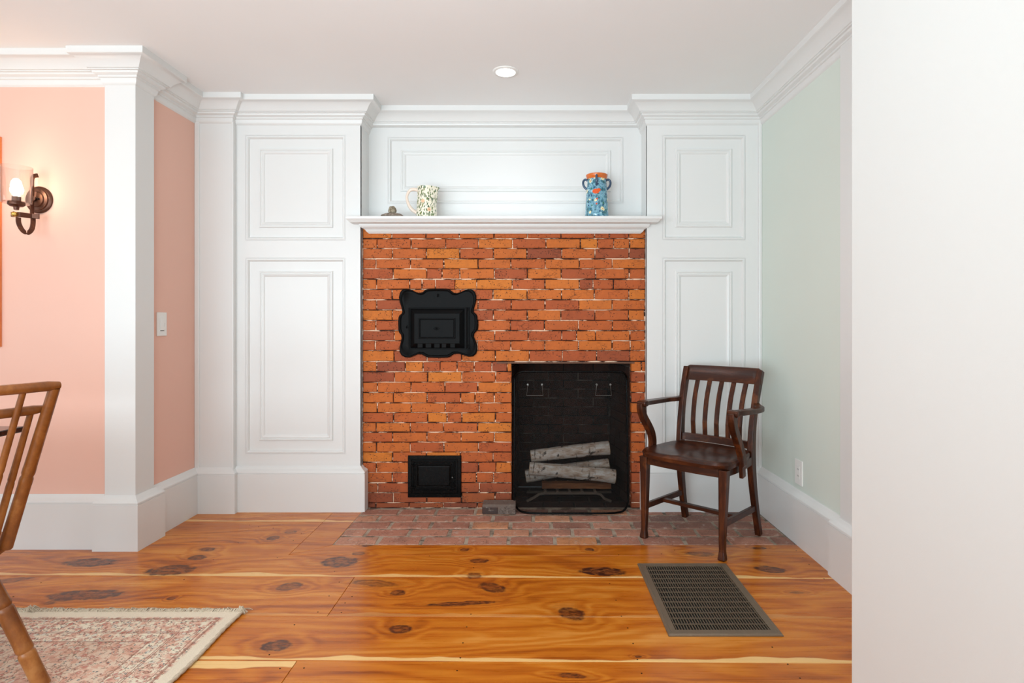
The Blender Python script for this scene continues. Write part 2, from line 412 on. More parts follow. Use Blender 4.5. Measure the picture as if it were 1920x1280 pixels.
# column at the corner of the pink walls
cl = thing('trim_1', 'square white corner pilaster between the two pink walls', 'pilaster', (-2.07, 2.95, 0), kind='structure')
box('shaft', -2.146, -1.991, 2.89, 3.033, 0, CZ, M['white'], cl, bevel=.002)
cl = thing('trim_2', 'flat white pilaster at the near end of the green wall', 'pilaster', (1.38, 1.8, 0), kind='structure')
box('shaft', 1.368, 1.40, 1.08, 2.56, 0, CZ, M['white'], cl, bevel=.002)

wb = thing('wall_back', 'white raised-panel wall around the brick fireplace', 'wall', (0, 3.5, 0), kind='structure')
box('wall_core', XL, CL-.02, YC+.02, 3.8, 0, CZ, M['white'], wb)
box('wall_core', CR+.02, XR, YC+.02, 3.8, 0, CZ, M['white'], wb)
box('left_strip', XL, XJ, YL, YC+.02, 0, CZ, M['white'], wb, bevel=.002)
mb = MB(); mb.add(boxd(XJ-.002, XJ+.012, YL-.006, YC, 0, CZ-.1)); mb.mk('corner_bead', M['white'], wb, bevel=.004)
box('corner_bead', XL, XL+.028, YL-.008, YL+.01, .2, CZ-.1, M['white'], wb, bevel=.003)
box('corner_bead', XR-.02, XR, YC-.012, YC+.01, .2, CZ-.1, M['white'], wb, bevel=.004)
def zpx(py, D): return EYE-(py-VY)/F*D
def xpx(px, D): return (px-VX)/F*D
def panel(x0, x1, z0, z1, Yf, ins=.078):
    prof = [(-.001, .0), (.004, .0), (.006, -.002), (.011, -.002), (.016, .006), (.019, .0125), (ins-.002, .0125), (ins, .005), (ins+.003, .003), (ins+.008, .003),
            (ins+.011, .008), (ins+.014, .008), (ins+.018, .005), (ins+.026, .008), (ins+.032, .014), (ins+.034, .0145)]
    v = []; f = []
    for (i, d) in prof:
        v += [(x0+i, Yf+d, z0+i), (x1-i, Yf+d, z0+i), (x1-i, Yf+d, z1-i), (x0+i, Yf+d, z1-i)]
    n = len(prof)
    for a in range(n-1):
        for k in range(4): f.append((a*4+k, a*4+(k+1) % 4, (a+1)*4+(k+1) % 4, (a+1)*4+k))
    mk('panel_moulding', v, f, M['white'], wb)
    i = prof[-1][0]-.002
    box('panel', x0+i, x1-i, Yf+.0145, Yf+.0195, z0+i, z1-i, M['white'], wb)
def bay(xa, xb, za, zb, panels, Yf, back):
    """stiles and rails around a column of panels"""
    px0, px1 = panels[0][0], panels[0][1]
    box('stile', xa, px0, Yf, back, za, zb, M['white'], wb)
    box('stile', px1, xb, Yf, back, za, zb, M['white'], wb)
    zs = [za]+[z for p in panels for z in (p[2], p[3])]+[zb]
    for i in range(0, len(zs), 2): box('rail', px0, px1, Yf, back, zs[i], zs[i+1], M['white'], wb)
    for p in panels: panel(*p, Yf)
D = YC
bay(XJ, CL, 0, CZ, [(xpx(461, D), xpx(647, D), zpx(850, D), zpx(484, D)), (xpx(461, D), xpx(647, D), zpx(450, D), zpx(254, D))], YC, YC+.02)
bay(CR, XR, 0, CZ, [(xpx(1243, D), xpx(1397, D), zpx(850, D), zpx(484, D)), (xpx(1243, D), xpx(1397, D), zpx(449, D), zpx(254, D))], YC, YC+.02)
box('bay_side', CL-.02, CL, YC+.001, YO+.02, 0, CZ, M['white'], wb)
box('bay_side', CR, CR+.02, YC+.001, YO+.02, 0, CZ, M['white'], wb)
D = YO
bay(CL, CR, 1.70, CZ, [(xpx(728, D), xpx(1168, D), zpx(381, D), zpx(258, D))], YO, YO+.02)
box('wall_core', CL, CR, YO+.02, YO+.1, 1.7, CZ, M['white'], wb)

# crown moulding
cp = [(0, 0), (.108, 0), (.108, .030), (.103, .034), (.096, .036), (.085, .042), (.073, .052), (.062, .065), (.053, .079), (.047, .081), (.047, .086), (.038, .088), (.036, .096),
      (.030, .100), (.020, .104), (.020, .113), (.013, .116), (.011, .134), (.006, .143), (0, .147)]
crown = [(p, CZ-z) for p, z in cp]
small = [(p, CZ-z) for p, z in cp if z < .101]+[(.022, CZ-.102), (0, CZ-.102)]
L1 = [(-4.99, YP), (-2.146, YP), (-2.146, 2.89), (-1.991, 2.89), (-1.991, 3.033), (XL, 3.033), (XL, YL), (XJ, YL), (XJ, YC), (CL, YC), (CL, YO)]
struct(mk('trim_3', *sweep(L1, crown), M['white'], smooth=28), 'white crown moulding stepping round the left pilaster and panelled bay', 'crown moulding')
struct(mk('trim_4', *sweep([(CL, YO), (CR, YO)], small), M['white'], smooth=28), 'slimmer white crown moulding above the mantel recess', 'crown moulding')
L2 = [(CR, YO), (CR, YC), (XR, YC), (XR, 1.09)]
struct(mk('trim_5', *sweep(L2, crown), M['white'], smooth=28), 'white crown moulding over the right bay and green wall', 'crown moulding')
bp = [(0, 0), (.036, 0), (.036, .228), (.033, .2285), (.033, .232), (.036, .234), (.035, .240), (.030, .246), (.018, .252), (.012, .258), (.004, .268), (0, .268)]
struct(mk('baseboard_left', *sweep(L1[:-1]+[(CL, YB)], bp), M['white'], smooth=28), 'tall white baseboard running from the pink walls to the fireplace', 'baseboard')
struct(mk('baseboard_right', *sweep([(CR, YB), (CR, YC), (XR, YC), (XR, 2.56), (1.368, 2.56), (1.368, 1.09)], bp), M['white'], smooth=28), 'tall white baseboard behind the chair and along the green wall', 'baseboard')

# ------------------------------------------------------------------ bricks
def brickv(x0, x1, z0, z1, yf, depth=.05, jit=.0016):
    """wall brick with a slightly uneven outline, chipped corners, face at yf looking to -Y"""
    n = max(3, int((x1-x0)/.045)); jx = lambda: R.uniform(-jit, jit)
    out = []
    for i in range(n+1): out.append((x0+(x1-x0)*i/n, z0))
    for i in range(1, 2): out.append((x1, (z0+z1)/2))
    for i in range(n, -1, -1): out.append((x0+(x1-x0)*i/n, z1))
    out.append((x0, (z0+z1)/2))
    out = [(a+jx(), b+jx()*.8) for a, b in out]
    cx, cz = (x0+x1)/2, (z0+z1)/2; e = .0032
    dy = R.uniform(-.0022, .0015); tl = R.uniform(-.012, .012)
    inner = [(a-math.copysign(min(e, abs(a-cx)), a-cx) if abs(a-cx) > (x1-x0)*.42 else a, b-math.copysign(min(e, abs(b-cz)), b-cz)) for a, b in out]
    N = len(out)
    v = [(a, yf+dy+tl*(b-cz), b) for a, b in inner]+[(a, yf+.0035+dy, b) for a, b in out]+[(a, yf+depth, b) for a, b in out]
    f = [tuple(range(N))]
    for s in (0, N):
        for i in range(N): f.append((s+i, s+(i+1) % N, s+N+(i+1) % N, s+N+i))
    return v, f
OPX0, OPX1, OPZ = xpx(960, YB), xpx(1183, YB), zpx(681, YB)
BX0, BX1 = CL+.002, CR-.002
fp = thing('fireplace', 'orange-red brick fireplace wall with a tall dark square firebox', 'fireplace', (-.17, YB, 0))
MY = YB+.006
mm = MB()
mm.add(boxd(BX0, OPX0-.004, MY, YB+.1, 0, 1.70)); mm.add(boxd(OPX1+.004, BX1, MY, YB+.1, 0, 1.70)); mm.add(boxd(OPX0-.004, OPX1+.004, MY, YB+.1, OPZ+.006, 1.70))
mm.mk('mortar', M['mortar'], fp)
# rows, from the underside of the mantel down
pitch = .0613; ztop = zpx(446.5, YB)
holes = [(xpx(765.5, YB), xpx(863.5, YB), zpx(931, YB), zpx(853, YB)), (xpx(752, YB), xpx(889, YB), zpx(664, YB), zpx(547, YB))]
RB = [427.8, 446.9, 465.6, 484.9, 503.6, 523, 542.3, 561.7, 581, 600.4, 619.6, 638.6, 657.1, 677.4, 696.9, 716.3, 735.8, 755, 773.7, 792, 810, 828.8, 847.6, 866.3, 886, 905, 923.7, 942.5, 961]
holes = []
for rowi in range(len(RB)-1):
    zt, zb = zpx(RB[rowi], YB), max(.002, zpx(RB[rowi+1], YB))
    off = xpx(706.2, YB) if rowi % 2 == 1 else xpx(736.8, YB)
    off += R.uniform(-.006, .006)
    joints = [off+.2062*k for k in range(-3, 12)]
    extra = []
    for k in range(len(joints)-1):
        joints[k] += R.uniform(-.004, .004)
        if R.random() < .07: extra.append((joints[k]+joints[k+1])/2+R.uniform(-.02, .02))
    if rowi == 5: joints = [j for j in joints if not xpx(765, YB) < j < xpx(895, YB)]+[xpx(p, YB) for p in (768, 791, 816.5, 853, 894)]
    if rowi == 13: joints = [xpx(p, YB) for p in (658, 706, 760, 793, 825, 857, 889, 922, 951, 1013, 1077, 1140, 1203, 1260)]
    joints = sorted(joints+extra)
    hm = R.uniform(-.001, .001)
    for a, b in zip(joints[:-1], joints[1:]):
        segs = [(max(a, BX0), min(b, BX1))]
        if zb < OPZ-.015:
            ns = []
            for (s, e) in segs:
                if e <= OPX0 or s >= OPX1: ns.append((s, e))
                else:
                    if s < OPX0: ns.append((s, OPX0))
                    if e > OPX1: ns.append((OPX1, e))
            segs = ns
        for (hx0, hx1, hz0, hz1) in holes:
            if zb < hz1-.012 and zt > hz0+.012:
                ns = []
                for (s, e) in segs:
                    if e <= hx0 or s >= hx1: ns.append((s, e))
                    else:
                        if s < hx0: ns.append((s, hx0))
                        if e > hx1: ns.append((hx1, e))
                segs = ns
        for (s, e) in segs:
            if e-s < .022: continue
            gj = .0028
            v, f = brickv(s+gj, e-gj, zb+gj*1.05, zt-gj*1.05+hm, YB)
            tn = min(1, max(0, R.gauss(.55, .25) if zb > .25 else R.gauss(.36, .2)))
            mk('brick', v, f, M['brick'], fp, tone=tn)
# firebox: splayed side walls, back wall, bricks of their own
FB = 3.98; BXa, BXb = OPX0+.03, xpx(1142, FB)
def quadbricks(p0, p1, zmax, n0, joint=.008, ph=.0613):
    """brick courses on a vertical wall from plan point p0 to p1 (outward = right of direction)"""
    p0 = Vector(p0); p1 = Vector(p1); L = (p1-p0).length; d = (p1-p0)/L; nr = Vector((d.y, -d.x))
    z = .0; r = 0
    while z < zmax-.02:
        s = -(.1 if r % 2 else 0.0)+n0
        while s < L:
            a, b = max(s, 0), min(s+.205, L)
            if b-a > .03:
                v, f = boxd(a+joint/2, b-joint/2, R.uniform(-.002, .002), .03, z+joint/2, min(z+ph, zmax)-joint/2)
                out = []
                for (u, q, zz) in v:
                    w2 = p0+d*u-nr*q; out.append((w2.x, w2.y, zz))
                tn = abs(R.gauss(.2, .2))
                cxp = (p0+d*((a+b)/2)).x
                if zmax > .9 and .12 < cxp < .38 and .33 < z < .55 and p0.y > 3.9: tn = R.choice((.3, .5, .65, .85))
                mk('brick', out, f, M['sootbrick'], fp, tone=min(1, tn))
            s += .205
        z += ph; r += 1
yj = YB+.055
quadbricks((BXb, FB), (OPX1, yj), .93, .02)
quadbricks((BXa, FB), (BXb, FB), 1.02, .0)
quadbricks((OPX0, yj), (BXa, FB), .93, .03)
mm = MB()
def slabd(a, b, off, th, z0, z1):
    a = Vector(a); b = Vector(b); d = (b-a).normalized(); n = Vector((-d.y, d.x))
    q = [a+n*off, b+n*off, b+n*(off+th), a+n*(off+th)]
    v = [(p.x, p.y, z0) for p in q]+[(p.x, p.y, z1) for p in q]
    return v, [(0, 1, 2, 3), (7, 6, 5, 4), (0, 4, 5, 1), (1, 5, 6, 2), (2, 6, 7, 3), (3, 7, 4, 0)]
for a, b in (((BXb+.004, FB+.05), (OPX1, yj)), ((BXa-.06, FB), (BXb+.06, FB)), ((OPX0, yj), (BXa-.002, FB+.05))): mm.add(slabd(a, b, .006, .05, 0, 1.05))
mm.mk('firebox_mortar', M['sootmortar'], fp)
box('firebox_top', OPX0-.06, OPX1+.06, YB+.1, FB+.06, .98, 1.03, M['void'], fp)
box('lintel', xpx(931, YB-.004), xpx(1190, YB-.004), YB-.004, YB+.10, OPZ-.001, OPZ+.0075, M['steel'], fp, bevel=.001)

# hearth of flat bricks
HX0, HX1 = -1.02, 1.347
he = thing('hearth', 'floor-level hearth of worn reddish bricks in grey mortar', 'hearth', (0, 3.2, 0))
box('mortar_bed', HX0, HX1, H0+.001, YB+.02, -.02, -.0006, M['hearthmortar'], he)
box('mortar_bed', OPX0-.02, OPX1+.02, YB+.02, FB, -.02, -.0035, M['sootmortar'], he)
rowsY = [H0+.001, 3.052, 3.164, 3.276, 3.388, 3.50]
for r in range(5):
    ya, yb = rowsY[r]+(.009 if r else .002), rowsY[r+1]-.009
    off, pt = (-.795, .2265) if r % 2 == 0 else (-.89, .2225)
    js = [HX0-.03]+[off+pt*k+R.uniform(-.008, .008) for k in range(0, 11)]+[2]
    for a, b in zip(js[:-1], js[1:]):
        a = max(a+.0085, HX0+.004); b = min(b-.0085, HX1-.004)
        if b-a < .03: continue
        n = 5; o_ = [(a+(b-a)*i/n, ya) for i in range(n+1)]+[(b, (ya+yb)/2)]+[(a+(b-a)*i/n, yb) for i in range(n, -1, -1)]+[(a, (ya+yb)/2)]
        o_ = [(x+R.uniform(-.0025, .0025), y+R.uniform(-.0025, .0025)) for x, y in o_]
        cx, cy = (a+b)/2, (ya+yb)/2; N = len(o_); h = R.uniform(.0012, .003)
        v = [(cx+(x-cx)*.965, cy+(y-cy)*.93, h+R.uniform(-.0006, .0006)) for x, y in o_]+[(x, y, h-.004) for x, y in o_]+[(x, y, -.03) for x, y in o_]
        f = [tuple(range(N))]+[(s+i, s+(i+1) % N, s+N+(i+1) % N, s+N+i) for s in (0, N) for i in range(N)]
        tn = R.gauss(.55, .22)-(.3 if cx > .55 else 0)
        mk('brick', v, f, M['hearthbrick'], he, tone=min(1, max(0, tn)))
for r in range(4):
    for k in range(4):
        a = OPX0+.01+.19*k-(.09 if r % 2 else 0); b = min(a+.18, OPX1-.01); a = max(a, OPX0+.01)
        if b-a > .03: box('brick', a, b, YB+.025+.11*r, YB+.125+.11*r, -.02, .0, M['sootbrick'], he, bevel=.003, seg=1, tone=.35)
o = thing('loose_brick', 'single charred grey brick lying on the hearth left of the firebox', 'brick', (-.196, 3.43, .003))
lb = box('brick_body', -.294, -.098, 3.392, 3.485, .003, .063, M['oddbrick'], o, bevel=.004, tone=.5)
tcol = mk('soot_crust', *boxd(-.2955, -.20, 3.3905, 3.41, .006, .050), brickmat('black_soot_crust', [srgb(34, 31, 30), srgb(48, 44, 42)], .5, .4, .6, .35), o, bevel=.006, tone=.4)

# ------------------------------------------------------------------ mantel shelf
ms = thing('mantel_shelf', 'long white moulded mantel shelf over the brick fireplace', 'shelf', (-.17, 3.48, 1.72))
sp = [(0, 1.727), (.076, 1.727), (.080, 1.731), (.082, 1.735), (.086, 1.7355), (.088, 1.741), (.094, 1.7445), (.095, 1.747), (.095, 1.759), (.093, 1.761), (0, 1.761)]
e0, e1 = xpx(647.5, 3.385)+.095, xpx(1241, 3.385)-.095
mk('shelf_edge', *sweep([(e0, YC+.0), (e0, YC-.0005), (e1, YC-.0005), (e1, YC)], sp), M['white'], ms, smooth=30)
box('shelf_board', CL+.001, CR-.001, YC-.004, YO-.001, 1.727, 1.761, M['white'], ms)
bm_ = [(0, 1.727), (.056, 1.727), (.056, 1.719), (.052, 1.712), (.044, 1.705), (.036, 1.7015), (.033, 1.7015), (.033, 1.6985), (.027, 1.697), (.024, 1.690), (.018, 1.683), (.011, 1.679), (.011, 1.676), (0, 1.676)]
mk('bed_moulding', *sweep([(-.985, YB), (-.985, YB-.001), (.650, YB-.001), (.650, YB)], bm_), M['white'], ms, smooth=30)

# ------------------------------------------------------------------ oven door
def XZ(px, py, D): q = P(px, py, D); return (q.x, q.z)
def extr(poly, y0, y1, bev=0):
    """solid from an x,z outline between y0 (front) and y1"""
    N = len(poly); cx = sum(p[0] for p in poly)/N; cz = sum(p[1] for p in poly)/N
    if bev:
        lay = [([(cx+(x-cx)*(1-bev/.2), cz+(z-cz)*(1-bev/.2)) for x, z in poly], y0), (poly, y0+bev*.7), (poly, y1)]
    else: lay = [(poly, y0), (poly, y1)]
    v = [(x, y, z) for pl, y in lay for x, z in pl]
    f = [tuple(range(N)), tuple(range(len(v)-1, len(v)-N-1, -1))]
    for s in range(len(lay)-1): f += [(s*N+i, s*N+(i+1) % N, (s+1)*N+(i+1) % N, (s+1)*N+i) for i in range(N)]
    return v, f
def zo(x, y): return XZ(730+x/7.53, 520+y/7.53, YB-.012)
od = thing('oven_door', 'black cast-iron oven door with scalloped frame set high in the brick', 'oven door', (-.54, YB-.02, 1.13))
outl = [(150,215),(175,178),(215,163),(265,163),(320,178),(370,205),(420,218),(470,208),(500,180),(535,163),(620,158),(685,158),(760,158),(835,163),(865,182),(900,213),(950,222),(1010,205),(1060,180),(1110,163),(1160,166),(1205,200),(1228,260),(1225,330),(1205,400),(1188,455),(1192,490),(1225,515),(1242,550),(1246,650),(1242,730),(1222,765),(1196,795),(1192,840),(1215,890),(1235,950),(1240,1020),(1222,1080),(1180,1115),(1120,1120),(1050,1098),(980,1078),(915,1080),(870,1110),(830,1130),(685,1135),(540,1130),(505,1112),(460,1088),(400,1085),(345,1108),(290,1130),(225,1128),(170,1098),(145,1050),(142,985),(160,920),(172,860),(165,810),(140,780),(128,740),(125,650),(128,570),(140,535),(172,510),(182,480),(170,420),(148,350),(135,280)]
pl = [zo(*p) for p in outl]
cx_, cz_ = -.54, zo(685, 645)[1]
# frame: rim raised, then dished field
lay = [(1.0, YB+.004), (1.0, YB-.012), (.975, YB-.017), (.95, YB-.016), (.925, YB-.009)]
cxx = sum(p[0] for p in pl)/len(pl); czz = sum(p[1] for p in pl)/len(pl)
v = []; f = []; N = len(pl)
for s, yy in lay: v += [(cxx+(x-cxx)*s, yy, czz+(z-czz)*s) for x, z in pl]
for a in range(len(lay)-1): f += [(a*N+i, a*N+(i+1) % N, (a+1)*N+(i+1) % N, (a+1)*N+i) for i in range(N)]
f += [tuple(range(4*N, 5*N)), tuple(range(N-1, -1, -1))]
mk('scalloped_frame', v, f, M['iron'], od, smooth=45)
def taper(x0, x1, z0, z1, yb, yf, ins):
    v = [(x0, yb, z0), (x1, yb, z0), (x1, yb, z1), (x0, yb, z1), (x0+ins, yf, z0+ins), (x1-ins, yf, z0+ins), (x1-ins, yf, z1-ins), (x0+ins, yf, z1-ins)]
    return v, [(0, 1, 2, 3), (7, 6, 5, 4)]+[(i, (i+1) % 4, 4+(i+1) % 4, 4+i) for i in range(4)]
def rect(xa, ya, xb, yb): a = zo(xa, yb); b = zo(xb, ya); return a[0], b[0], a[1], b[1]
x0, x1, z0, z1 = rect(280, 425, 1130, 1010)
ft = MB(); th = .004
for q in ((x0-th, x1, z1-th, z1), (x0-th, x1, z0, z0+th), (x0-th, x0, z0, z1), (x1-th, x1, z0, z1)): ft.add(boxd(q[0], q[1], YB-.019, YB-.008, q[2], q[3]))
ft.mk('door_surround', M['iron'], od, bevel=.001)
x0, x1, z0, z1 = rect(292, 440, 1065, 1000)
dr = mk('door', *taper(x0, x1, z0, z1, YB-.008, YB-.032, .030), M['iron'], od, bevel=.001)
x0, x1, z0, z1 = rect(425, 575, 935, 862)
v = []; f = []
for k, (i, yy) in enumerate([(0, -.026), (0, -.040), (.003, -.043), (.006, -.043), (.010, -.036), (.012, -.036)]):
    v += [(x0+i, YB+yy, z0+i), (x1-i, YB+yy, z0+i), (x1-i, YB+yy, z1-i), (x0+i, YB+yy, z1-i)]
for a in range(5): f += [(a*4+k, a*4+(k+1) % 4, a*4+4+(k+1) % 4, a*4+4+k) for k in range(4)]
f.append((20, 21, 22, 23)); mk('centre_plate', v, f, M['iron'], dr)
orn = MB(); cX, cZ = zo(675, 720)
for k in range(40):
    pass
def ringd(pts, r, n=6): return tubed(pts+[pts[0], pts[1]], r, n, cap=False)
pts = []
for k in range(48):
    a = 2*math.pi*k/48; rr = 1+.10*math.cos(4*a)+.05*math.cos(8*a)
    pts.append((cX+.0145*rr*math.cos(a), YB-.037, cZ+.0082*rr*math.sin(a)))
orn.add(ringd(pts, .0014)); 
for k in range(5):
    a = 2*math.pi*k/5+.3; pts = [(cX+.0035*math.cos(a)+.0028*math.cos(b), YB-.037, cZ+.0030*math.sin(a)+.0026*math.sin(b)) for b in [i*math.pi/5 for i in range(10)]]
    orn.add(ringd(pts, .0010, 5))
for sx_, sz_ in ((-1, -1), (1, -1), (-1, 1), (1, 1)):
    orn.add(tubed([(cX+sx_*.026, YB-.036, cZ+sz_*.014), (cX+sx_*.026, YB-.0385, cZ+sz_*.014)], .0022, 8))
orn.mk('scroll_ornament', M['iron'], dr)
for k, (a, b) in enumerate([(405, 480), (520, 600), (640, 720), (745, 810), (865, 935)]):
    q = rect(a, 885, b, 990); box('draught_tab', q[0], q[1], YB-.031, YB-.026, q[2], q[3], M['iron'], dr, bevel=.0012, seg=1)
hx, hz = zo(1095, 710)
hm_ = MB(); hm_.add(tubed([(hx, YB-.028, zo(0, 425)[1]), (hx, YB-.028, zo(0, 1000)[1])], .0032, 8))
for yy in (455, 955):
    zz = zo(0, yy)[1]; hm_.add(tubed([(hx, YB-.028, zz-.005), (hx, YB-.028, zz+.005)], .0052, 10)); hm_.add(boxd(hx-.008, hx+.008, YB-.026, YB-.012, zz-.0035, zz+.0035))
hm_.mk('hinge', M['iron'], od, bevel=0)
lx, lz = zo(255, 690)
lt = MB(); lt.add(boxd(lx-.006, lx+.012, YB-.028, YB-.014, lz-.002, lz+.003)); lt.add(tubed([(lx-.002, YB-.020, lz-.010), (lx-.002, YB-.034, lz-.004), (lx+.001, YB-.030, lz+.006)], .0028, 8))
lt.mk('latch', M['iron'], od)
kx, kz = zo(685, 250)
kb = MB(); kb.add(lathed([(.0001, 0), (.006, 0), (.007, .004)], 12)); kb = MB()
kb.add(tubed([(kx, YB-.008, kz+.006), (kx, YB-.024, kz+.004), (kx, YB-.026, kz-.004), (kx, YB-.018, kz-.008)], .0032, 8)); kb.add(boxd(kx-.006, kx+.006, YB-.012, YB-.008, kz-.010, kz+.010))
kb.mk('top_catch', M['iron'], od)

# ash cleanout door near the floor
ad = thing('ash_door', 'small glossy black iron ash door low in the brick', 'ash door', (-.6, YB-.01, .07))
def za(x, y): return XZ(740+x/8, 840+y/8, YB-.01)
def recta(xa, ya, xb, yb): a = za(xa, yb); b = za(xb, ya); return a[0], b[0], a[1], b[1]
def framed(x0, x1, z0, z1, steps):
    v = []; f = []
    for (i, yy) in steps: v += [(x0+i, YB+yy, z0+i), (x1-i, YB+yy, z0+i), (x1-i, YB+yy, z1-i), (x0+i, YB+yy, z1-i)]
    n = len(steps)
    for a in range(n-1): f += [(a*4+k, a*4+(k+1) % 4, a*4+4+(k+1) % 4, a*4+4+k) for k in range(4)]
    f.append(tuple(range(4*n-4, 4*n))); return v, f
mk('door_frame', *framed(*recta(197, 112, 998, 740), [(0, .006), (0, -.008), (.003, -.011), (.020, -.011), (.022, -.009), (.024, -.009), (.026, -.006)]), M['ironshine'], ad)
ada = mk('door', *framed(*recta(275, 190, 905, 640), [(0, -.006), (0, -.016), (.0015, -.018), (.005, -.018), (.009, -.012), (.016, -.012), (.020, -.017), (.024, -.017), (.030, -.012), (.036, -.014)]), M['ironshine'], ad)
for yy in (255, 575):
    q = za(275, yy); hb = MB(); hb.add(tubed([(q[0]-.012, YB-.017, q[1]), (q[0]+.012, YB-.020, q[1]-.002)], .0034, 8)); hb.add(tubed([(q[0]+.002, YB-.02, q[1]-.008), (q[0]+.002, YB-.02, q[1]+.008)], .003, 8))
    hb.mk('hinge', M['ironshine'], ad)
q = za(872, 428); mk('knob', *tubed([(q[0], YB-.010, q[1]), (q[0], YB-.022, q[1]), (q[0], YB-.024, q[1]), (q[0], YB-.030, q[1])], [.002, .002, .005, .003], 10), M['wire'], ada, smooth=True)

# ------------------------------------------------------------------ grate, logs, fire screen
GY = 3.62
gr = thing('fire_grate', 'low black iron fire grate with bent legs under the logs', 'fire grate', (.24, GY, 0))
def LP(px, py, D): q = P(px, py, D); return q
def gz(x, y, D=GY): return P(920+x/4, 660+y/4, D)
for nm, D in (('front_bar', GY), ('rear_bar', GY+.2)):
    s = [gz(270, 1165, D), gz(330, 1085, D), gz(365, 1062, D), gz(400, 1056, D), gz(600, 1056, D), gz(790, 1056, D), gz(825, 1065, D), gz(850, 1095, D), gz(905, 1175, D)]
    s = [Vector((p.x, D+ (.0 if 1 < i < 7 else -.0), max(.012, p.z))) for i, p in enumerate(s)]
    mk(nm, *strip(s, (.014, .014), (0, 1, 0)), M['grateiron'], gr)
zb_ = gz(0, 1056).z
for x in (410, 500, 592, 685, 782):
    q = gz(x, 1040); 
    cb = MB(); cb.add(boxd(q.x-.007, q.x+.007, GY-.015, GY+.22, zb_+.006, zb_+.020))
    c_ = mk('cross_bar', *tubed([(q.x, GY-.022, zb_+.013), (q.x, GY+.22, zb_+.013)], .010, 4), M['grateiron'], gr)
t = NT('birch_bark'); c = t.coord()
lv = t.noise(t.mapping(c, scale=(14, 60, 60)), 1, 5, .7)
col = t.ramp(lv, [(.30, srgb(150, 116, 94)), (.47, srgb(202, 182, 164)), (.66, srgb(226, 220, 214))])
vd = t.noise(t.mapping(c, scale=(55, 9, 9)), 1, 3, .6)
col = t.mix(t.math('MULTIPLY', t.mr(vd, .62, .68), .7), col, srgb(70, 52, 44))
bn = t.mr(t.noise(c, 16, 4, .6), .62, .68)
col = t.mix(t.math('MULTIPLY', bn, .85), col, srgb(44, 34, 30))
t.bump(t.noise(c, 40, 5, .7), .6, .006); M['birch'] = t.fin(col, .75)
t = NT('birch_cut_end'); c = t.coord()
M['cut'] = t.fin(t.mix(t.noise(c, 60, 3), srgb(150, 118, 88), srgb(206, 176, 140)), .85)
def log(label, a, b, r0, r1, sag=0.004):
    a = Vector(a); b = Vector(b); L = (b-a).length
    o = thing('birch_log', label, 'log', a, group='birch logs on the grate')
    d = (b-a).normalized(); ax = Vector((0, 0, 1)); u = ax.cross(d).normalized(); w2 = d.cross(u)
    v = []; f = []; n = 22; m = 14
    for i in range(m+1):
        s = i/m; rr = r0+(r1-r0)*s
        for k in range(n):
            an = 2*math.pi*k/n; q = Vector((s*5, math.cos(an)*1.3, math.sin(an)*1.3+r0*99))
            rad = rr*(1+.07*mnoise.noise(q)+.03*mnoise.noise(q*3))
            p = Vector((0, 0, 0))+d*(L*s)+w2*(sag*math.sin(s*3.1))+u*math.cos(an)*rad+w2*math.sin(an)*rad
            v.append(p)
    for i in range(m): f += [(i*n+k, i*n+(k+1) % n, (i+1)*n+(k+1) % n, (i+1)*n+k) for k in range(n)]
    # rotate data so that the log's axis is local X for the bark pattern
    ob = mk('bark', v, f, M['birch'], o, smooth=60, local=True)
    rot = Matrix((d, u, w2)).transposed().to_4x4()
    ob.data.transform(rot.inverted()); ob.matrix_local = rot
    for s in (0, L):
        e = mk('cut_end', *tubed([(s-.0015, 0, 0), (s+.0015, 0, 0)], (r0 if s == 0 else r1)*.985, 20), M['cut'], o, local=True); e.matrix_local = rot
    return o
D = 3.66
def lg(x, y, D): return P(920+x/4, 660+y/4, D)
log('birch log lying at the front of the pile, low at its right end', lg(290, 872, 3.635), lg(932, 932, 3.635), .040, .044)
log('birch log on top of the pile, slanting up to the right', lg(303, 780, 3.70), lg(888, 716, 3.70), .039, .043, .002)
log('birch log at the back of the pile, its left end low beside the grate', lg(265, 930, 3.735), lg(885, 838, 3.735), .041, .036)
o = thing('split_firewood', 'split brown piece of firewood lying under the birch logs on the grate', 'firewood', (.1, GY+.02, zb_+.02))
a = gz(385, 975, GY+.01); b = gz(905, 1005, GY+.01)
sec = [(-.028, -.018), (.032, -.020), (.035, .010), (.005, .022), (-.025, .016)]
v = []; 
for i in range(9):
    s = i/8; p = a.lerp(b, s)
    for (y_, z_) in sec: v.append((p.x, p.y+.03+y_*(1+R.uniform(-.06, .06)), zb_+.024+.0185+z_*(1+R.uniform(-.08, .08))+s*-.002))
f = [(i*5+k, i*5+(k+1) % 5, (i+1)*5+(k+1) % 5, (i+1)*5+k) for i in range(8) for k in range(5)]+[(0, 1, 2, 3, 4), tuple(range(44, 39, -1))]
mk('wood', v, f, M['splitwood'], o, bevel=.0015, seg=1)

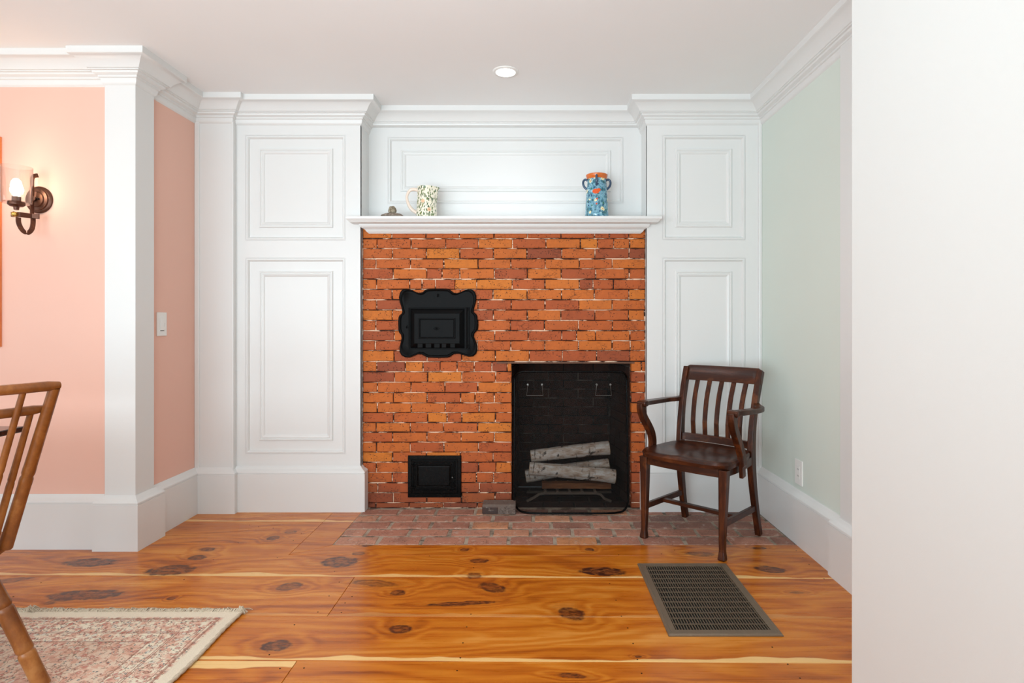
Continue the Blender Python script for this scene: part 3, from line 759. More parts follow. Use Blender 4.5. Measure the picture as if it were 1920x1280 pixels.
# fire screen: pillow-curved wire mesh in a rim, leaning in the opening
t = NT('fine_wire_mesh'); c = t.coord()
tr = t.n('ShaderNodeBsdfTransparent'); df = t.n('ShaderNodeBsdfPrincipled'); df.inputs['Base Color'].default_value = srgb(30, 29, 28); df.inputs['Roughness'].default_value = .9; df.inputs['Specular IOR Level'].default_value = .1
mx = t.n('ShaderNodeMixShader'); mx.inputs[0].default_value = .40
t.t.links.new(tr.outputs[0], mx.inputs[1]); t.t.links.new(df.outputs[0], mx.inputs[2])
t.t.links.new(mx.outputs[0], t.t.nodes['Material Output'].inputs[0]); M['mesh'] = t.m
fs = thing('fire_screen', 'dark see-through wire mesh fire screen with rounded corners', 'fire screen', (.235, 3.42, 0))
def scr(u, w_):   # u,w in [-1,1]
    xc = (xpx(963.5, 3.40)+xpx(1181.5, 3.40))/2; hw = (xpx(1181.5, 3.40)-xpx(963.5, 3.40))/2
    zc, hz = .425, .412
    px_ = abs(u)**7; pz_ = abs(w_)**9
    x = xc+hw*u; z = zc+hz*w_
    y = 3.385+.055*(w_+1)/2+.085*max(px_, pz_*(.55 if w_ > 0 else .0))+.0
    return x, y, z
def rr(nn=10, rad=.1):
    """rounded-rectangle boundary in (u,w)"""
    pts = []
    ru, rw = .16, .11
    for cx2, cy2, a0 in ((1-ru, 1-rw, 0), (-1+ru, 1-rw, 90), (-1+ru, -1+rw, 180), (1-ru, -1+rw, 270)):
        for k in range(nn+1):
            a = math.radians(a0+90*k/nn); pts.append((cx2+ru*math.cos(a), cy2+rw*math.sin(a)))
    return pts
bd = []
base = rr()
for i, p in enumerate(base):
    q = base[(i+1) % len(base)]; dist = math.hypot(p[0]-q[0], p[1]-q[1]); m = max(1, int(dist/.12))
    for k in range(m): bd.append((p[0]+(q[0]-p[0])*k/m, p[1]+(q[1]-p[1])*k/m))
v = []; f = []; N = len(bd); rings = [1, .985, .965, .94, .9, .85, .78, .68, .5, .25]
for s in rings: v += [scr(p[0]*s, p[1]*s) for p in bd]
for a in range(len(rings)-1): f += [(a*N+i, a*N+(i+1) % N, (a+1)*N+(i+1) % N, (a+1)*N+i) for i in range(N)]
f.append(tuple(range((len(rings)-1)*N, len(rings)*N)))
mk('wire_mesh', v, f, M['mesh'], fs, smooth=True)
rim = [scr(*p) for p in bd]; rim = [(x, y, max(z, .008)) for x, y, z in rim]
mk('rim', *tubed(rim+[rim[0], rim[1]], .006, 8, cap=False), M['ironshine'], fs, smooth=True)
for (xa, xb, ys) in ((278, 385, 0), (795, 898, 0)):
    D = 3.415
    a1 = gz(xa, 245, D); a2 = gz(xa-8, 325, D); b2 = gz(xb+8, 325, D); b1 = gz(xb, 245, D)
    hd = MB(); ps = [a1+Vector((.006, 0, -.006)), a1, a1.lerp(a2, .25)+Vector((-.0, 0, 0)), a2, b2, b1.lerp(b2, .25), b1, b1+Vector((-.006, 0, -.006))]
    hd.add(tubed(ps, .0017, 6)); 
    for q in (a1, b1): hd.add(tubed([q+Vector((0, .012, .002)), q+Vector((0, -.004, .002))], .0055, 10))
    hd.mk('handle', M['wire'], fs, smooth=True)

# ------------------------------------------------------------------ armchair
u_ = Vector((.737, -.676, 0)); f_ = Vector((-.676, -.737, 0)); OC = Vector((.893, 3.05, 0))
def chair_xf(o, u, f, org):
    o.matrix_world = Matrix(((u.x, f.x, 0, org.x), (u.y, f.y, 0, org.y), (0, 0, 1, org.z), (0, 0, 0, 1)))
ac = thing('wooden_armchair', 'dark brown wooden slat-back armchair standing on the brick hearth', 'chair')
ac.location = OC; ac.rotation_euler = (0, 0, math.atan2(u_.y, u_.x)+0)
# note: local +x = right in the photo, local +y must be the chair's rear; forward is -y
def A(x, y, z): return Vector((x, -y, z))
def part(name, vf, mat, par=ac, **k): return mk(name, vf[0], vf[1], M[mat], par, local=True, **k)
for s in (-1, 1):
    pth = spline([A(s*.218, .2, .43), A(s*.216, .203, .3), A(s*.214, .21, .10), A(s*.215, .213, .03), A(s*.215, .215, .0)], 4)
    n = len(pth); sz = []
    for i, p in enumerate(pth):
        z = p.z; w_ = .027+(.043-.027)*max(0, (z-.05)/.38)
        if z < .045: w_ = .027+.010*(1-z/.045)
        sz.append((w_, w_))
    sz[-1] = (.028, .028)
    part('leg', strip(pth, sz, (1, 0, 0)), 'mahog', bevel=.003)
    ZH = .010 if s < 0 else .008
    pth = spline([A(s*.214, -.238, 0), A(s*.212, -.205, .12), A(s*.208, -.172, .28), A(s*.205, -.160, .43), A(s*.206, -.172, .58), A(s*.210, -.205, .72), A(s*.215, -.262, .875)], 5)
    sz = []
    for p in pth:
        z = p.z
        sz.append((.030, .036+.018*math.exp(-((z-.40)/.16)**2)+.006*math.exp(-((z-.8)/.1)**2)))
    part('back_post', strip(pth, sz, (1, 0, 0)), 'mahog', bevel=.004)
def backy(z):   # y of the post centre line at height z
    pts = [(.43, -.160), (.58, -.172), (.72, -.205), (.885, -.266)]
    for (z0, y0), (z1, y1) in zip(pts[:-1], pts[1:]):
        if z <= z1: return y0+(y1-y0)*(z-z0)/(z1-z0)
    return -.266
# crest rail, curved in plan, overlapping the posts with rounded shoulders
v = []; f = []; m = 16
for i in range(m+1):
    s = -1+2*i/m; x = s*.229; bow = -.022*(1-s*s)
    top = .887-.018*max(0, (abs(s)-.90)/.10)**2; bot = .803 if abs(s) < .87 else .803
    for (z, off) in ((bot, .011), (top-.004, .011), (top, .006), (top, -.006), (top-.004, -.011), (bot, -.011)):
        v.append(A(x, backy(z)+bow+off, z))
for i in range(m): f += [(i*6+k, i*6+(k+1) % 6, (i+1)*6+(k+1) % 6, (i+1)*6+k) for k in range(6)]
f += [tuple(range(6)), tuple(range(m*6+5, m*6-1, -1))]
part('crest_rail', (v, f), 'mahogx', smooth=35)
v = []; f = []
for i in range(m+1):
    s = -1+2*i/m; x = s*.198; bow = -.022*(1-s*s)
    for (z, off) in ((.468, .010), (.506, .010), (.506, -.010), (.468, -.010)): v.append(A(x, backy(z)+bow+off, z))
for i in range(m): f += [(i*4+k, i*4+(k+1) % 4, (i+1)*4+(k+1) % 4, (i+1)*4+k) for k in range(4)]
f += [tuple(range(4)), tuple(range(m*4+3, m*4-1, -1))]
part('lower_back_rail', (v, f), 'mahogx')
for k in range(5):
    s = (-2+k)/3.0; pth = []
    for j in range(9):
        z = .50+(.808-.50)*j/8; x = s*.198*(1+.07*j/8)
        lum = .012*math.sin(math.pi*j/8)
        pth.append(A(x, backy(z)-.022*(1-s*s)+lum, z))
    part('slat', strip(pth, (.026, .010), (1, 0, 0)), 'mahog', bevel=.002, seg=1)
# saddle seat
def seat_out(a):
    c, s = math.cos(a), math.sin(a); n = 5.0
    r = (abs(c)**n+abs(s)**n)**(-1/n); x = c*r; y = s*r
    w_ = .25
    yy = .035+.212*y
    if y > .9: yy += .016*(1-x*x)
    if y < -.9: yy -= .012*(1-x*x)
    w_ = .252-.032*max(0, .6-y)/1.6
    return x*w_, yy
NA = 64; rings = [1, 1, .97, .93, .86, .76, .64, .5, .35, .2, .08]
v = []; f = []
for ri, s in enumerate(rings):
    for k in range(NA):
        a = 2*math.pi*k/NA; x, y = seat_out(a); y0 = .035
        if ri == 0: s_ = .985; z = .432
        else: s_ = s
        X_ = x*s_; Y_ = y0+(y-y0)*s_
        if ri == 0: z = .434
        elif ri == 1: z = .452
        elif ri == 2: z = .464
        else:
            dep = .013*math.exp(-((abs(X_)-.095)/.075)**2)*math.exp(-((Y_+.01)/.11)**2)
            z = .467-dep-.006*math.exp(-((Y_+.05)/.1)**2)*(1-s_*.6)+(.004*math.exp(-(X_/.03)**2)*max(0, Y_/.2) if Y_ > 0 else 0)
        v.append(A(X_, Y_, z))
for i in range(len(rings)-1): f += [(i*NA+k, i*NA+(k+1) % NA, (i+1)*NA+(k+1) % NA, (i+1)*NA+k) for k in range(NA)]
f += [tuple(range(NA-1, -1, -1)), tuple((len(rings)-1)*NA+k for k in range(NA))]
part('seat', (v, f), 'mahogx', smooth=40)
def rail(name, pts, sz, side=(0, 0, 1), par=ac, mat='mahogx'): part(name, strip(pts, sz, side), mat, par=par, bevel=.002)
rail('apron', [A(-.195, .205, .413), A(-.1, .213, .413), A(0, .216, .413), A(.1, .213, .413), A(.195, .205, .413)], (.044, .02))
rail('apron', [A(-.190, -.165, .413), A(.190, -.165, .413)], (.044, .02))
for s in (-1, 1):
    rail('apron', spline([A(s*.210, .185, .413), A(s*.218, .10, .413), A(s*.218, -.02, .413), A(s*.207, -.145, .413)], 4), (.044, .02))
    rail('side_stretcher', [A(s*.212, .200, .168), A(s*.211, -.190, .155)], (.030, .018))
    # arm: wide flat board bowing outwards
    pth = spline([A(s*.216, -.200, .700), A(s*.236, -.165, .694), A(s*.266, -.120, .692), A(s*.274, -.06, .692), A(s*.271, .03, .695), A(s*.262, .12, .699), A(s*.252, .165, .700), A(s*.250, .190, .697)], 5)
    sz = []
    for i, p in enumerate(pth):
        tt = i/(len(pth)-1); sz.append((.030+.024*math.sin(min(1, tt*1.25)*math.pi/2), .024+.006*(tt > .8)))
    sz[-1] = (.044, .018); sz[-2] = (.052, .026)
    sd = [(1, 0, 0)]*len(pth)
    arm = part('arm', strip(pth, sz, (1, .25*s, 0)), 'mahogx', bevel=.005)
    pth = spline([A(s*.251, .182, .700), A(s*.251, .182, .665), A(s*.249, .164, .625), A(s*.246, .128, .58), A(s*.245, .095, .535), A(s*.248, .075, .49), A(s*.251, .07, .455), A(s*.250, .066, .415), A(s*.249, .06, .372)], 4)
    sz = []
    for p in pth: sz.append((.032-.012*(p.z < .43), .040+.012*max(0, (p.z-.64)/.06)))
    part('arm_support', strip(pth, sz, (1, 0, 0)), 'mahog', par=ac, bevel=.004)
rail('centre_stretcher', [A(-.208, .03, .162), A(.208, .03, .162)], (.018, .030), mat='mahogx')

# ------------------------------------------------------------------ spindle-back side chair at left
wc = thing('spindle_chair', 'golden brown spindle-back chair at the left edge, half out of frame', 'chair', (-1.90, 1.78, 0))
ob = Vector((-.8, .6, 0)); ou = Vector((.6, .8, 0)); WC = Vector((-1.90, 1.78, 0))
def Wp(x, y, z): return ou*x+ob*y+Vector((0, 0, z))   # local to wc
def wpart(name, vf, mat='oak', **k): return mk(name, vf[0], vf[1], M[mat], wc, local=True, **k)
def W2(p): return Vector(p)-WC        # world -> local
def arc(p0, p1, bow, dz, n=14):
    out = []
    for i in range(n+1):
        s = i/n; q = Vector(p0).lerp(Vector(p1), s); k = 4*s*(1-s)
        out.append(q-ob*bow*k+Vector((0, 0, dz*k)))
    return out
TR = Vector((-1.478, 1.80, .940)); TL = TR-ou*.43
top = arc(TR, TL, .03, -.002)
wpart('top_rail', tubed([W2(p) for p in top], [.0115]+[.0155]*13+[.0115], 12), smooth=True)
LR = Vector((-1.53, 1.80, .866)); LL = LR-ou*.36+Vector((0, 0, 0))
low = arc(LR, LL, .028, -.002)
wpart('lower_rail', tubed([W2(p) for p in low], [.011]+[.0145]*13+[.011], 12), smooth=True)
BR = Vector((-1.665, 1.82, .425)); BL = BR-ou*.30
def bam(a, b, r, nodes=(.3, .62), n=64, mid=None):
    pts = []; rad = []
    for i in range(n+1):
        s = i/n; p = Vector(a).lerp(Vector(b), s)
        if mid: p += Vector(mid)*math.sin(s*math.pi)
        pts.append(p); rr_ = r(s) if callable(r) else r
        for q in nodes:
            if abs(s-q) < .010: rr_ *= .88
            elif abs(s-q) < .05: rr_ *= 1.03
        rad.append(rr_)
    return pts, rad
def q_on(arcp, s):
    i = s*(len(arcp)-1); k = min(int(i), len(arcp)-2); return arcp[k].lerp(arcp[k+1], i-k)
for i in (0, 1):
    a = (BR, BL)[i]; b = (top[0]-ou*.012, top[-1]+ou*.012)[i]
    p, r = bam(a, b-Vector((0, 0, .008)), lambda s: .019-.004*s, (.45,))
    wpart('back_post', tubed([W2(x) for x in p], r, 12), smooth=True)
base = arc(BR, BL, .045, 0)
for k in range(1, 8):
    s = k/8; b = q_on(low, .08+.84*(k-1)/6)
    long_ = k in (2, 4, 6)
    if long_: b = q_on(top, {2: .205, 4: .5, 6: .795}[k])
    p, r = bam(q_on(base, s), b, lambda q: .0115-.003*q, (.5,))
    wpart('spindle', tubed([W2(x) for x in p], r, 10), smooth=True)
v = []; f = []; NA = 48; rings = [(.90, -.042), (.985, -.026), (1.0, -.012), (.985, -.002), (.93, .0), (.8, -.006), (.5, -.012), (.1, -.013)]
for s, dz in rings:
    for k in range(NA):
        a = 2*math.pi*k/NA; c_, s_ = math.cos(a), math.sin(a); n = 3.2; r = (abs(c_)**n+abs(s_)**n)**(-1/n)
        v.append(Wp(c_*r*.20*s, s_*r*.205*s, .432+dz))
for i in range(len(rings)-1): f += [(i*NA+k, i*NA+(k+1) % NA, (i+1)*NA+(k+1) % NA, (i+1)*NA+k) for k in range(NA)]
f += [tuple(range(NA-1, -1, -1)), tuple((len(rings)-1)*NA+k for k in range(NA))]
wpart('seat', (v, f), smooth=50)
lt_ = {}
for (sx_, sy_) in ((1, -1), (-1, -1), (1, 1), (-1, 1)):
    if (sx_, sy_) == (1, -1): a = Vector((-1.665, 1.742, .41))-WC; b = Vector((-1.518, 1.785, 0))-WC; b.z = .011
    else: a = Wp(.13*sx_, .13*sy_, .41); b = Wp(.20*sx_, .215*sy_, .011)
    p, r = bam(a, b, lambda s: .0165+.0065*math.sin(min(1, s*1.6)*math.pi*.62), (.36, .72))
    wpart('leg', tubed(p, r, 14), smooth=True); lt_[(sx_, sy_)] = (a, b)
def on(k, s): return lt_[k][0].lerp(lt_[k][1], s)
for k1, k2, s in (((1, -1), (1, 1), .62), ((-1, -1), (-1, 1), .62), ((1, -1), (-1, -1), .38)):
    p, r = bam(on(k1, s), on(k2, s), lambda q: .008+.004*math.sin(q*math.pi), ())
    wpart('stretcher', tubed(p, r, 10), 'tablewood' if s == .62 else 'oak', smooth=True)

# dining table corner at the far left
tb = thing('dining_table', 'dark dining table, only its right corner showing behind the spindle chair', 'table', (-2.4, 1.6, 0))
tx = xpx(47, 2.21); 
mk('tabletop', *boxd(tx-1.2, tx, .7, 2.213, .716, .738), M['tablewood'], tb, bevel=.006, seg=3)
for (lx_, ly_) in ((tx-.42, 1.95), (tx-1.1, 1.95), (tx-.42, .9), (tx-1.1, .9)):
    mk('leg', *tubed([(lx_, ly_, .716), (lx_, ly_, .4), (lx_, ly_, .011)], [.034, .026, .018], 12), M['tablewood'], tb, smooth=True)

# ------------------------------------------------------------------ rug
RX1, RY1 = -1.135, 2.245
t = NT('faded_floral_rug'); c = t.coord()
sx = t.n('ShaderNodeSeparateXYZ', i_0=c); X = sx.outputs[0]; Y = sx.outputs[1]
dx = t.math('SUBTRACT', RX1+2, X); dy = t.math('SUBTRACT', RY1-1.4, Y); dd = t.math('MINIMUM', dx, dy)
wv = t.n('ShaderNodeVectorMath', operation='MULTIPLY_ADD'); t.set(wv.inputs[0], t.noise(c, 14, 2, out=1)); wv.inputs[1].default_value = (.03, .03, 0); t.set(wv.inputs[2], c)
cw = wv.outputs[0]
cream = srgb(246, 232, 208)
n1 = t.noise(cw, 38, 4, .7)
f1 = t.vor(cw, 38); f2 = t.vor(cw, 85); f2c = t.vor(cw, 85, out='Color'); f1c = t.vor(cw, 38, out='Color')
base = t.mix(t.mr(n1, .42, .6), srgb(248, 236, 212), srgb(232, 184, 160))
field = t.mr(dd, .215, .22)
base = t.mix(t.math('MULTIPLY', field, .35), base, srgb(218, 156, 130))
# vines
vin = t.math('ABSOLUTE', t.math('SUBTRACT', t.noise(cw, 30, 3, .5), .5))
base = t.mix(t.math('MULTIPLY', t.mr(vin, .022, .006), .75), base, srgb(148, 98, 76))
# blossoms : rings of petals
bs = t.n('ShaderNodeSeparateXYZ', i_0=f1c)
pet = t.mr(f1, .34, .26); core_ = t.mr(f1, .16, .11)
pc = t.ramp(bs.outputs[0], [(0, srgb(204, 124, 108)), (.35, srgb(222, 162, 138)), (.6, srgb(228, 222, 208)), (.8, srgb(200, 118, 108)), (1, srgb(166, 170, 160))], 'CONSTANT')
base = t.mix(t.math('MULTIPLY', pet, .8), base, pc)
base = t.mix(t.math('MULTIPLY', t.math('MULTIPLY', t.mr(f1, .40, .35), t.mr(f1, .30, .35)), .6), base, srgb(150, 92, 76))
base = t.mix(t.math('MULTIPLY', core_, .8), base, srgb(232, 218, 192))
b2 = t.n('ShaderNodeSeparateXYZ', i_0=f2c)
lf = t.math('MULTIPLY', t.mr(f2, .34, .26), t.mr(b2.outputs[0], .5, .54))
lc = t.ramp(b2.outputs[1], [(0, srgb(84, 108, 110)), (.5, srgb(108, 122, 98)), (.8, srgb(160, 84, 72))], 'CONSTANT')
base = t.mix(t.math('MULTIPLY', lf, .8), base, lc)
# border stripes
st = None
for (a, wd) in ((.055, .004), (.060, .0025), (.072, .0025), (.150, .003), (.158, .003), (.215, .004)):
    q = t.mr(t.math('ABSOLUTE', t.math('SUBTRACT', dd, a)), wd, wd*.4)
    st = q if st is None else t.math('MAXIMUM', st, q)
base = t.mix(t.math('MULTIPLY', st, .7), base, srgb(160, 100, 80))
base = t.mix(t.mr(dd, .050, .036), base, cream)
fz = t.noise(c, 260, 3, .8)
base = t.mix(t.mr(fz,   .3, .7, .16, 0, False), base, srgb(120, 100, 84))
t.bump(fz, .8, .004); M['rug'] = t.fin(base, .95)
t = NT('rug_cotton'); c = t.coord(); M['cotton'] = t.fin(t.mix(t.noise(c, 120, 3), srgb(172, 152, 128), srgb(226, 212, 190)), .95)
rg = thing('rug', 'faded pink and cream floral rug with a fringed edge on the plank floor', 'rug', (-2, 1.4, 0))
def edge_x(y): return RX1+.012*math.sin(y*5)*.3+(.03*(RY1-y)*.9 if False else 0)
v = []; f = []; n = 40; m = 2
for j in range(n+1):
    yy = .4+(RY1-.4)*j/n
    for i, xx in enumerate((-4.6, -3, RX1)):
        v.append((xx+(.0025*math.sin(yy*17) if i == 2 else 0), yy, .010+.0012*math.sin(yy*9+xx*3)))
k = len(v)
for (a, b, c2) in list(v): v.append((a, b, .0005))
for j in range(n):
    for i in range(2):
        q = j*3+i; f.append((q, q+1, q+4, q+3))
    f.append((j*3+2, k+j*3+2, k+j*3+5, j*3+5))
for i in range(2): f.append((n*3+i, n*3+i+1, k+n*3+i+1, k+n*3+i))
mk('pile', v, f, M['rug'], rg, smooth=60)
pts = []
for j in range(160):
    yy = .4+(RY1-.4)*j/159; pts.append((RX1+.003+.0025*math.sin(yy*17), yy, .0075))
mk('bound_edge', *tubed(pts, [.0065+.0012*math.sin(i*2.1) for i in range(160)], 8), M['cotton'], rg, smooth=True)
fr = MB(); x = RX1+.004
while x > -3.0:
    for q in range(2):
        L = R.uniform(.018, .042); an = R.gauss(.55, .5) if R.random() < .8 else R.uniform(-1.4, 1.6); h = R.uniform(.003, .010)
        x0 = x+R.uniform(-.003, .003)
        pp = [(x0, RY1-.002, .008), (x0+L*.35*math.sin(an)*.7, RY1+L*.35*math.cos(an), .008+h), (x0+L*.8*math.sin(an), RY1+L*.75*math.cos(an), .005+h*.5), (x0+L*1.1*math.sin(an+.2), RY1+L*.95*math.cos(an+.3), .003)]
        fr.add(tubed(pp, [.0022, .0020, .0017, .0010], 5))
    x -= .0052
for cxx_, rr2 in ((RX1-.004, .03), (xpx(58, 2.26), .05)):
    for q in range(26):
        a = R.uniform(-1.2, 2.0); L = R.uniform(.015, rr2)
        fr.add(tubed([(cxx_, RY1, .010), (cxx_+L*.5*math.sin(a), RY1+L*.5*math.cos(a), .016+R.uniform(0, .010)), (cxx_+L*math.sin(a), RY1+L*.8*math.cos(a), .005)], [.0024, .002, .001], 5))
o = fr.mk('fringe', M['cotton'], rg); o['kind'] = 'stuff'

# ------------------------------------------------------------------ floor register
gx0, gx1, gy0, gy1 = .493, .909, 2.082, 2.702
rgi = thing('floor_register', 'bronze-brown metal floor register grille set in the planks', 'floor vent', (.7, 2.39, 0))
box('shade_sheet', gx0+.02, gx1-.02, gy0+.02, gy1-.02, .0006, .0012, M['void'], rgi)  # flat black sheet: shade of the opening under the slats, done in colour
fb = .033
v = []; f = []
for (i, z) in [(0, .0005), (0, .004), (.005, .0085), (.012, .0085), (.014, .0075), (fb, .0075), (fb, .0012)]:
    v += [(gx0+i, gy0+i, z), (gx1-i, gy0+i, z), (gx1-i, gy1-i, z), (gx0+i, gy1-i, z)]
for a in range(6): f += [(a*4+k, a*4+(k+1) % 4, a*4+4+(k+1) % 4, a*4+4+k) for k in range(4)]
mk('frame', v, f, M['register'], rgi)
nS = 33; sl = None
for k in range(nS):
    x = gx0+fb+(gx1-gx0-2*fb)*(k+.5)/nS
    if sl is None:
        sl = box('slat', x-.0013, x+.0013, gy0+fb, gy1-fb, .0014, .0068, M['register'], rgi); X0 = x
    else:
        o = sl.copy(); o.location.x += x-X0; COL.objects.link(o); o.parent = rgi
sl = None
for k in range(12):
    y = gy0+fb+(gy1-gy0-2*fb)*(k+1)/13
    if sl is None: sl = box('cross_bar', gx0+fb, gx1-fb, y-.0014, y+.0014, .0030, .0074, M['register'], rgi); Y0 = y
    else:
        o = sl.copy(); o.location.y += y-Y0; COL.objects.link(o); o.parent = rgi

# ------------------------------------------------------------------ ceiling downlight
dl = thing('downlight', 'round recessed downlight glowing in the white ceiling', 'ceiling light', (-.142, 3.07, CZ))
mk('trim_ring', *lathed([(.068, 0), (.068, -.003), (.064, -.006), (.052, -.007), (.050, -.004), (.048, .0)], 40, -.142, 3.07, CZ), M['plastic'], dl, smooth=True)
t = NT('lit_lamp_lens'); t.b.inputs['Emission Color'].default_value = (1, .97, .92, 1); t.b.inputs['Emission Strength'].default_value = 14; M['lens'] = t.m
mk('lens', *lathed([(.0001, -.0035), (.03, -.0035), (.049, -.003), (.049, 0)], 32, -.142, 3.07, CZ), M['lens'], dl, smooth=True)
l = bpy.data.lights.new('downlight_beam', 'SPOT'); l.energy = 9; l.spot_size = math.radians(150); l.spot_blend = .9; l.shadow_soft_size = .05; l.color = (.88, .94, 1)
lo = bpy.data.objects.new('downlight_beam', l); COL.objects.link(lo); lo.location = (-.142, 3.07, CZ-.02)

# ------------------------------------------------------------------ wall plates
def plate_obj(name, label, cat, c, axis):
    """plate on a side wall; axis = +1 faces +X, -1 faces -X"""
    o = thing(name, label, cat, c); x, y, z = c
    def bx(nm, hy, hz, t0, t1, par, dz=0, bev=.0015, mat='plastic', dy=0):
        xs = sorted((x+axis*t0, x+axis*t1)); return box(nm, xs[0], xs[1], y+dy-hy, y+dy+hy, z+dz-hz, z+dz+hz, M[mat], par, bevel=bev)
    bx('plate', .040, .064, 0, .006, o)
    return o, bx
ysw = -XL*F/(VX-302)
o, bx = plate_obj('light_switch', 'white rocker dimmer switch on the narrow pink return wall', 'light switch', (XL, ysw, EYE-(607.5-VY)/F*ysw), 1)
bx('rocker', .0165, .034, .006, .009, o); bx('dimmer_slider', .003, .010, .006, .0095, o, -.004, .0005, 'plastic', .022); bx('rocker_gap', .0165, .0015, .006, .0065, o, -.036, 0, 'void')
yo = XR*F/(1499-VX)
o, bx = plate_obj('wall_outlet', 'white power outlet plate low on the sage green wall', 'outlet', (XR, yo, EYE-(885-VY)/F*yo), -1)
bx('receptacle', .0165, .034, .006, .008, o)
sm = MB()
for dz in (-.018, .016):
    for dy in (-.006, .006): sm.add(boxd(XR-.0085, XR-.0079, yo+dy-.001, yo+dy+.001, EYE-(885-VY)/F*yo+dz-.004, EYE-(885-VY)/F*yo+dz+.004))
sm.mk('socket_slots', M['void'], o)

# ------------------------------------------------------------------ wall sconce
SD = YP
def sp_(x, y, D): return P(x/8, 290+y/8, D)       # from the 8x study crop
bc = sp_(560, 680, SD); 
sc = thing('wall_sconce', 'lit bronze wall sconce with a clear glass shade on the pink wall', 'wall lamp', (bc.x, SD, bc.z))
def disc_y(cx, cz, prof, n=40): # lathe about Y axis towards -Y
    v = []; f = []
    for (r, d) in prof: v += [(cx+r*math.cos(2*math.pi*k/n), SD-d, cz+r*math.sin(2*math.pi*k/n)) for k in range(n)]
    for i in range(len(prof)-1): f += [(i*n+k, i*n+(k+1) % n, (i+1)*n+(k+1) % n, (i+1)*n+k) for k in range(n)]
    return v, f
mk('back_plate', *disc_y(bc.x+.012, bc.z, [(.068, 0), (.068, .006), (.064, .010), (.056, .012), (.053, .018), (.040, .020), (.037, .026), (.0001, .027)]), M['bronze'], sc, smooth=40)
mk('screw', *disc_y(bc.x+.03, bc.z, [(.004, .026), (.004, .034), (.0001, .036)], 12), M['iron'], sc, smooth=True)
# arm geometry: vertical strap in front of the plate, horizontal clamp bar, U-shaped loop
DA = SD-.055; DG = SD-.115
a1 = sp_(510, 285, DA); 
mk('strap', *strip(spline([(bc.x+.030, SD-.030, sp_(0, 290, DA).z), (bc.x+.016, DA+.01, sp_(0, 330, DA).z), (bc.x+.014, DA+.008, sp_(0, 500, DA).z), (bc.x+.014, DA+.008, sp_(0, 900, DA).z)], 5), (.006, .020), (1, 0, 0)), M['bronze'], sc, bevel=.001)
mk('mounting_stem', *tubed([(bc.x, SD-.02, bc.z), (bc.x+.014, DA+.01, bc.z)], .012, 12), M['bronze'], sc)
g0 = sp_(240, 895, DG); g1 = sp_(590, 925, DA)
mk('arm', *strip([(g0.x-.022, DG, g0.z-.0), (g0.x+.02, DG, g0.z-.001), (g1.x-.03, DA-.01, g1.z+.0), (g1.x, DA, g1.z)], (.024, .010), (0, 0, 1)), M['bronze'], sc, bevel=.0015)
lp = [sp_(275, 940, DG), sp_(280, 1020, DG), sp_(320, 1110, DG+.01), sp_(375, 1165, DG+.02), sp_(425, 1170, DG+.03), sp_(475, 1120, DG+.04), sp_(495, 1040, DG+.05), sp_(497, 950, DG+.055)]
mk('loop', *strip(spline(lp, 5), (.020, .006), (0.35, 1, 0)), M['bronze'], sc, smooth=40)
mk('brass_knob', *tubed([(g0.x, DG-.004, g0.z), (g0.x, DG-.014, g0.z), (g0.x, DG-.018, g0.z), (g0.x, DG-.022, g0.z)], [.0125, .0125, .009, .004], 16), M['brass'], sc, smooth=40)
gc = sp_(245, 740, DG)
sk = mk('socket_cup', *lathed([(.0001, -.030), (.010, -.030), (.012, -.016), (.026, -.013), (.034, -.006), (.035, .008), (.018, .010), (.018, .034), (.0001, .034)], 28, gc.x, DG, gc.z-.012+.014), M['bronze'], sc, smooth=35)
t = NT('clear_shade_glass')
tr = t.n('ShaderNodeBsdfTransparent'); gl = t.n('ShaderNodeBsdfGlossy'); gl.inputs['Roughness'].default_value = .03
lw = t.n('ShaderNodeLayerWeight'); lw.inputs[0].default_value = .35
mx = t.n('ShaderNodeMixShader'); t.t.links.new(t.mr(lw.outputs['Facing'], .1, 1, .05, .65), mx.inputs[0])
tr.inputs[0].default_value = (.97, .96, .95, 1)
t.t.links.new(tr.outputs[0], mx.inputs[1]); t.t.links.new(gl.outputs[0], mx.inputs[2]); t.t.links.new(mx.outputs[0], t.t.nodes['Material Output'].inputs[0]); M['glass'] = t.m
gx = P(31, 380, DG).x
mk('glass_shade', *lathed([(.024, 0), (.056, .001), (.060, .006), (.0625, .180), (.0605, .180), (.058, .008), (.024, .003)], 48, gx, DG, P(31, 382, DG).z), M['glass'], sc, smooth=35)
t = NT('lit_bulb'); t.b.inputs['Emission Color'].default_value = (1, .86, .66, 1); t.b.inputs['Emission Strength'].default_value = 9; M['bulb'] = t.m
bz = P(0, 365, DG).z
mk('bulb', *lathed([(.011, -.012), (.012, .0), (.020, .022), (.0225, .045), (.019, .065), (.010, .077), (.0001, .080)], 24, gc.x, DG, bz), M['bulb'], sc, smooth=True)
l = bpy.data.lights.new('sconce_glow', 'POINT'); l.energy = 5.5; l.color = (1, .84, .64); l.shadow_soft_size = .03
lo = bpy.data.objects.new('sconce_glow', l); COL.objects.link(lo); lo.location = (gc.x, DG-.001, bz+.045)
for ob_ in sc.children:
    if ob_.name.startswith('bulb'): ob_.visible_shadow = True

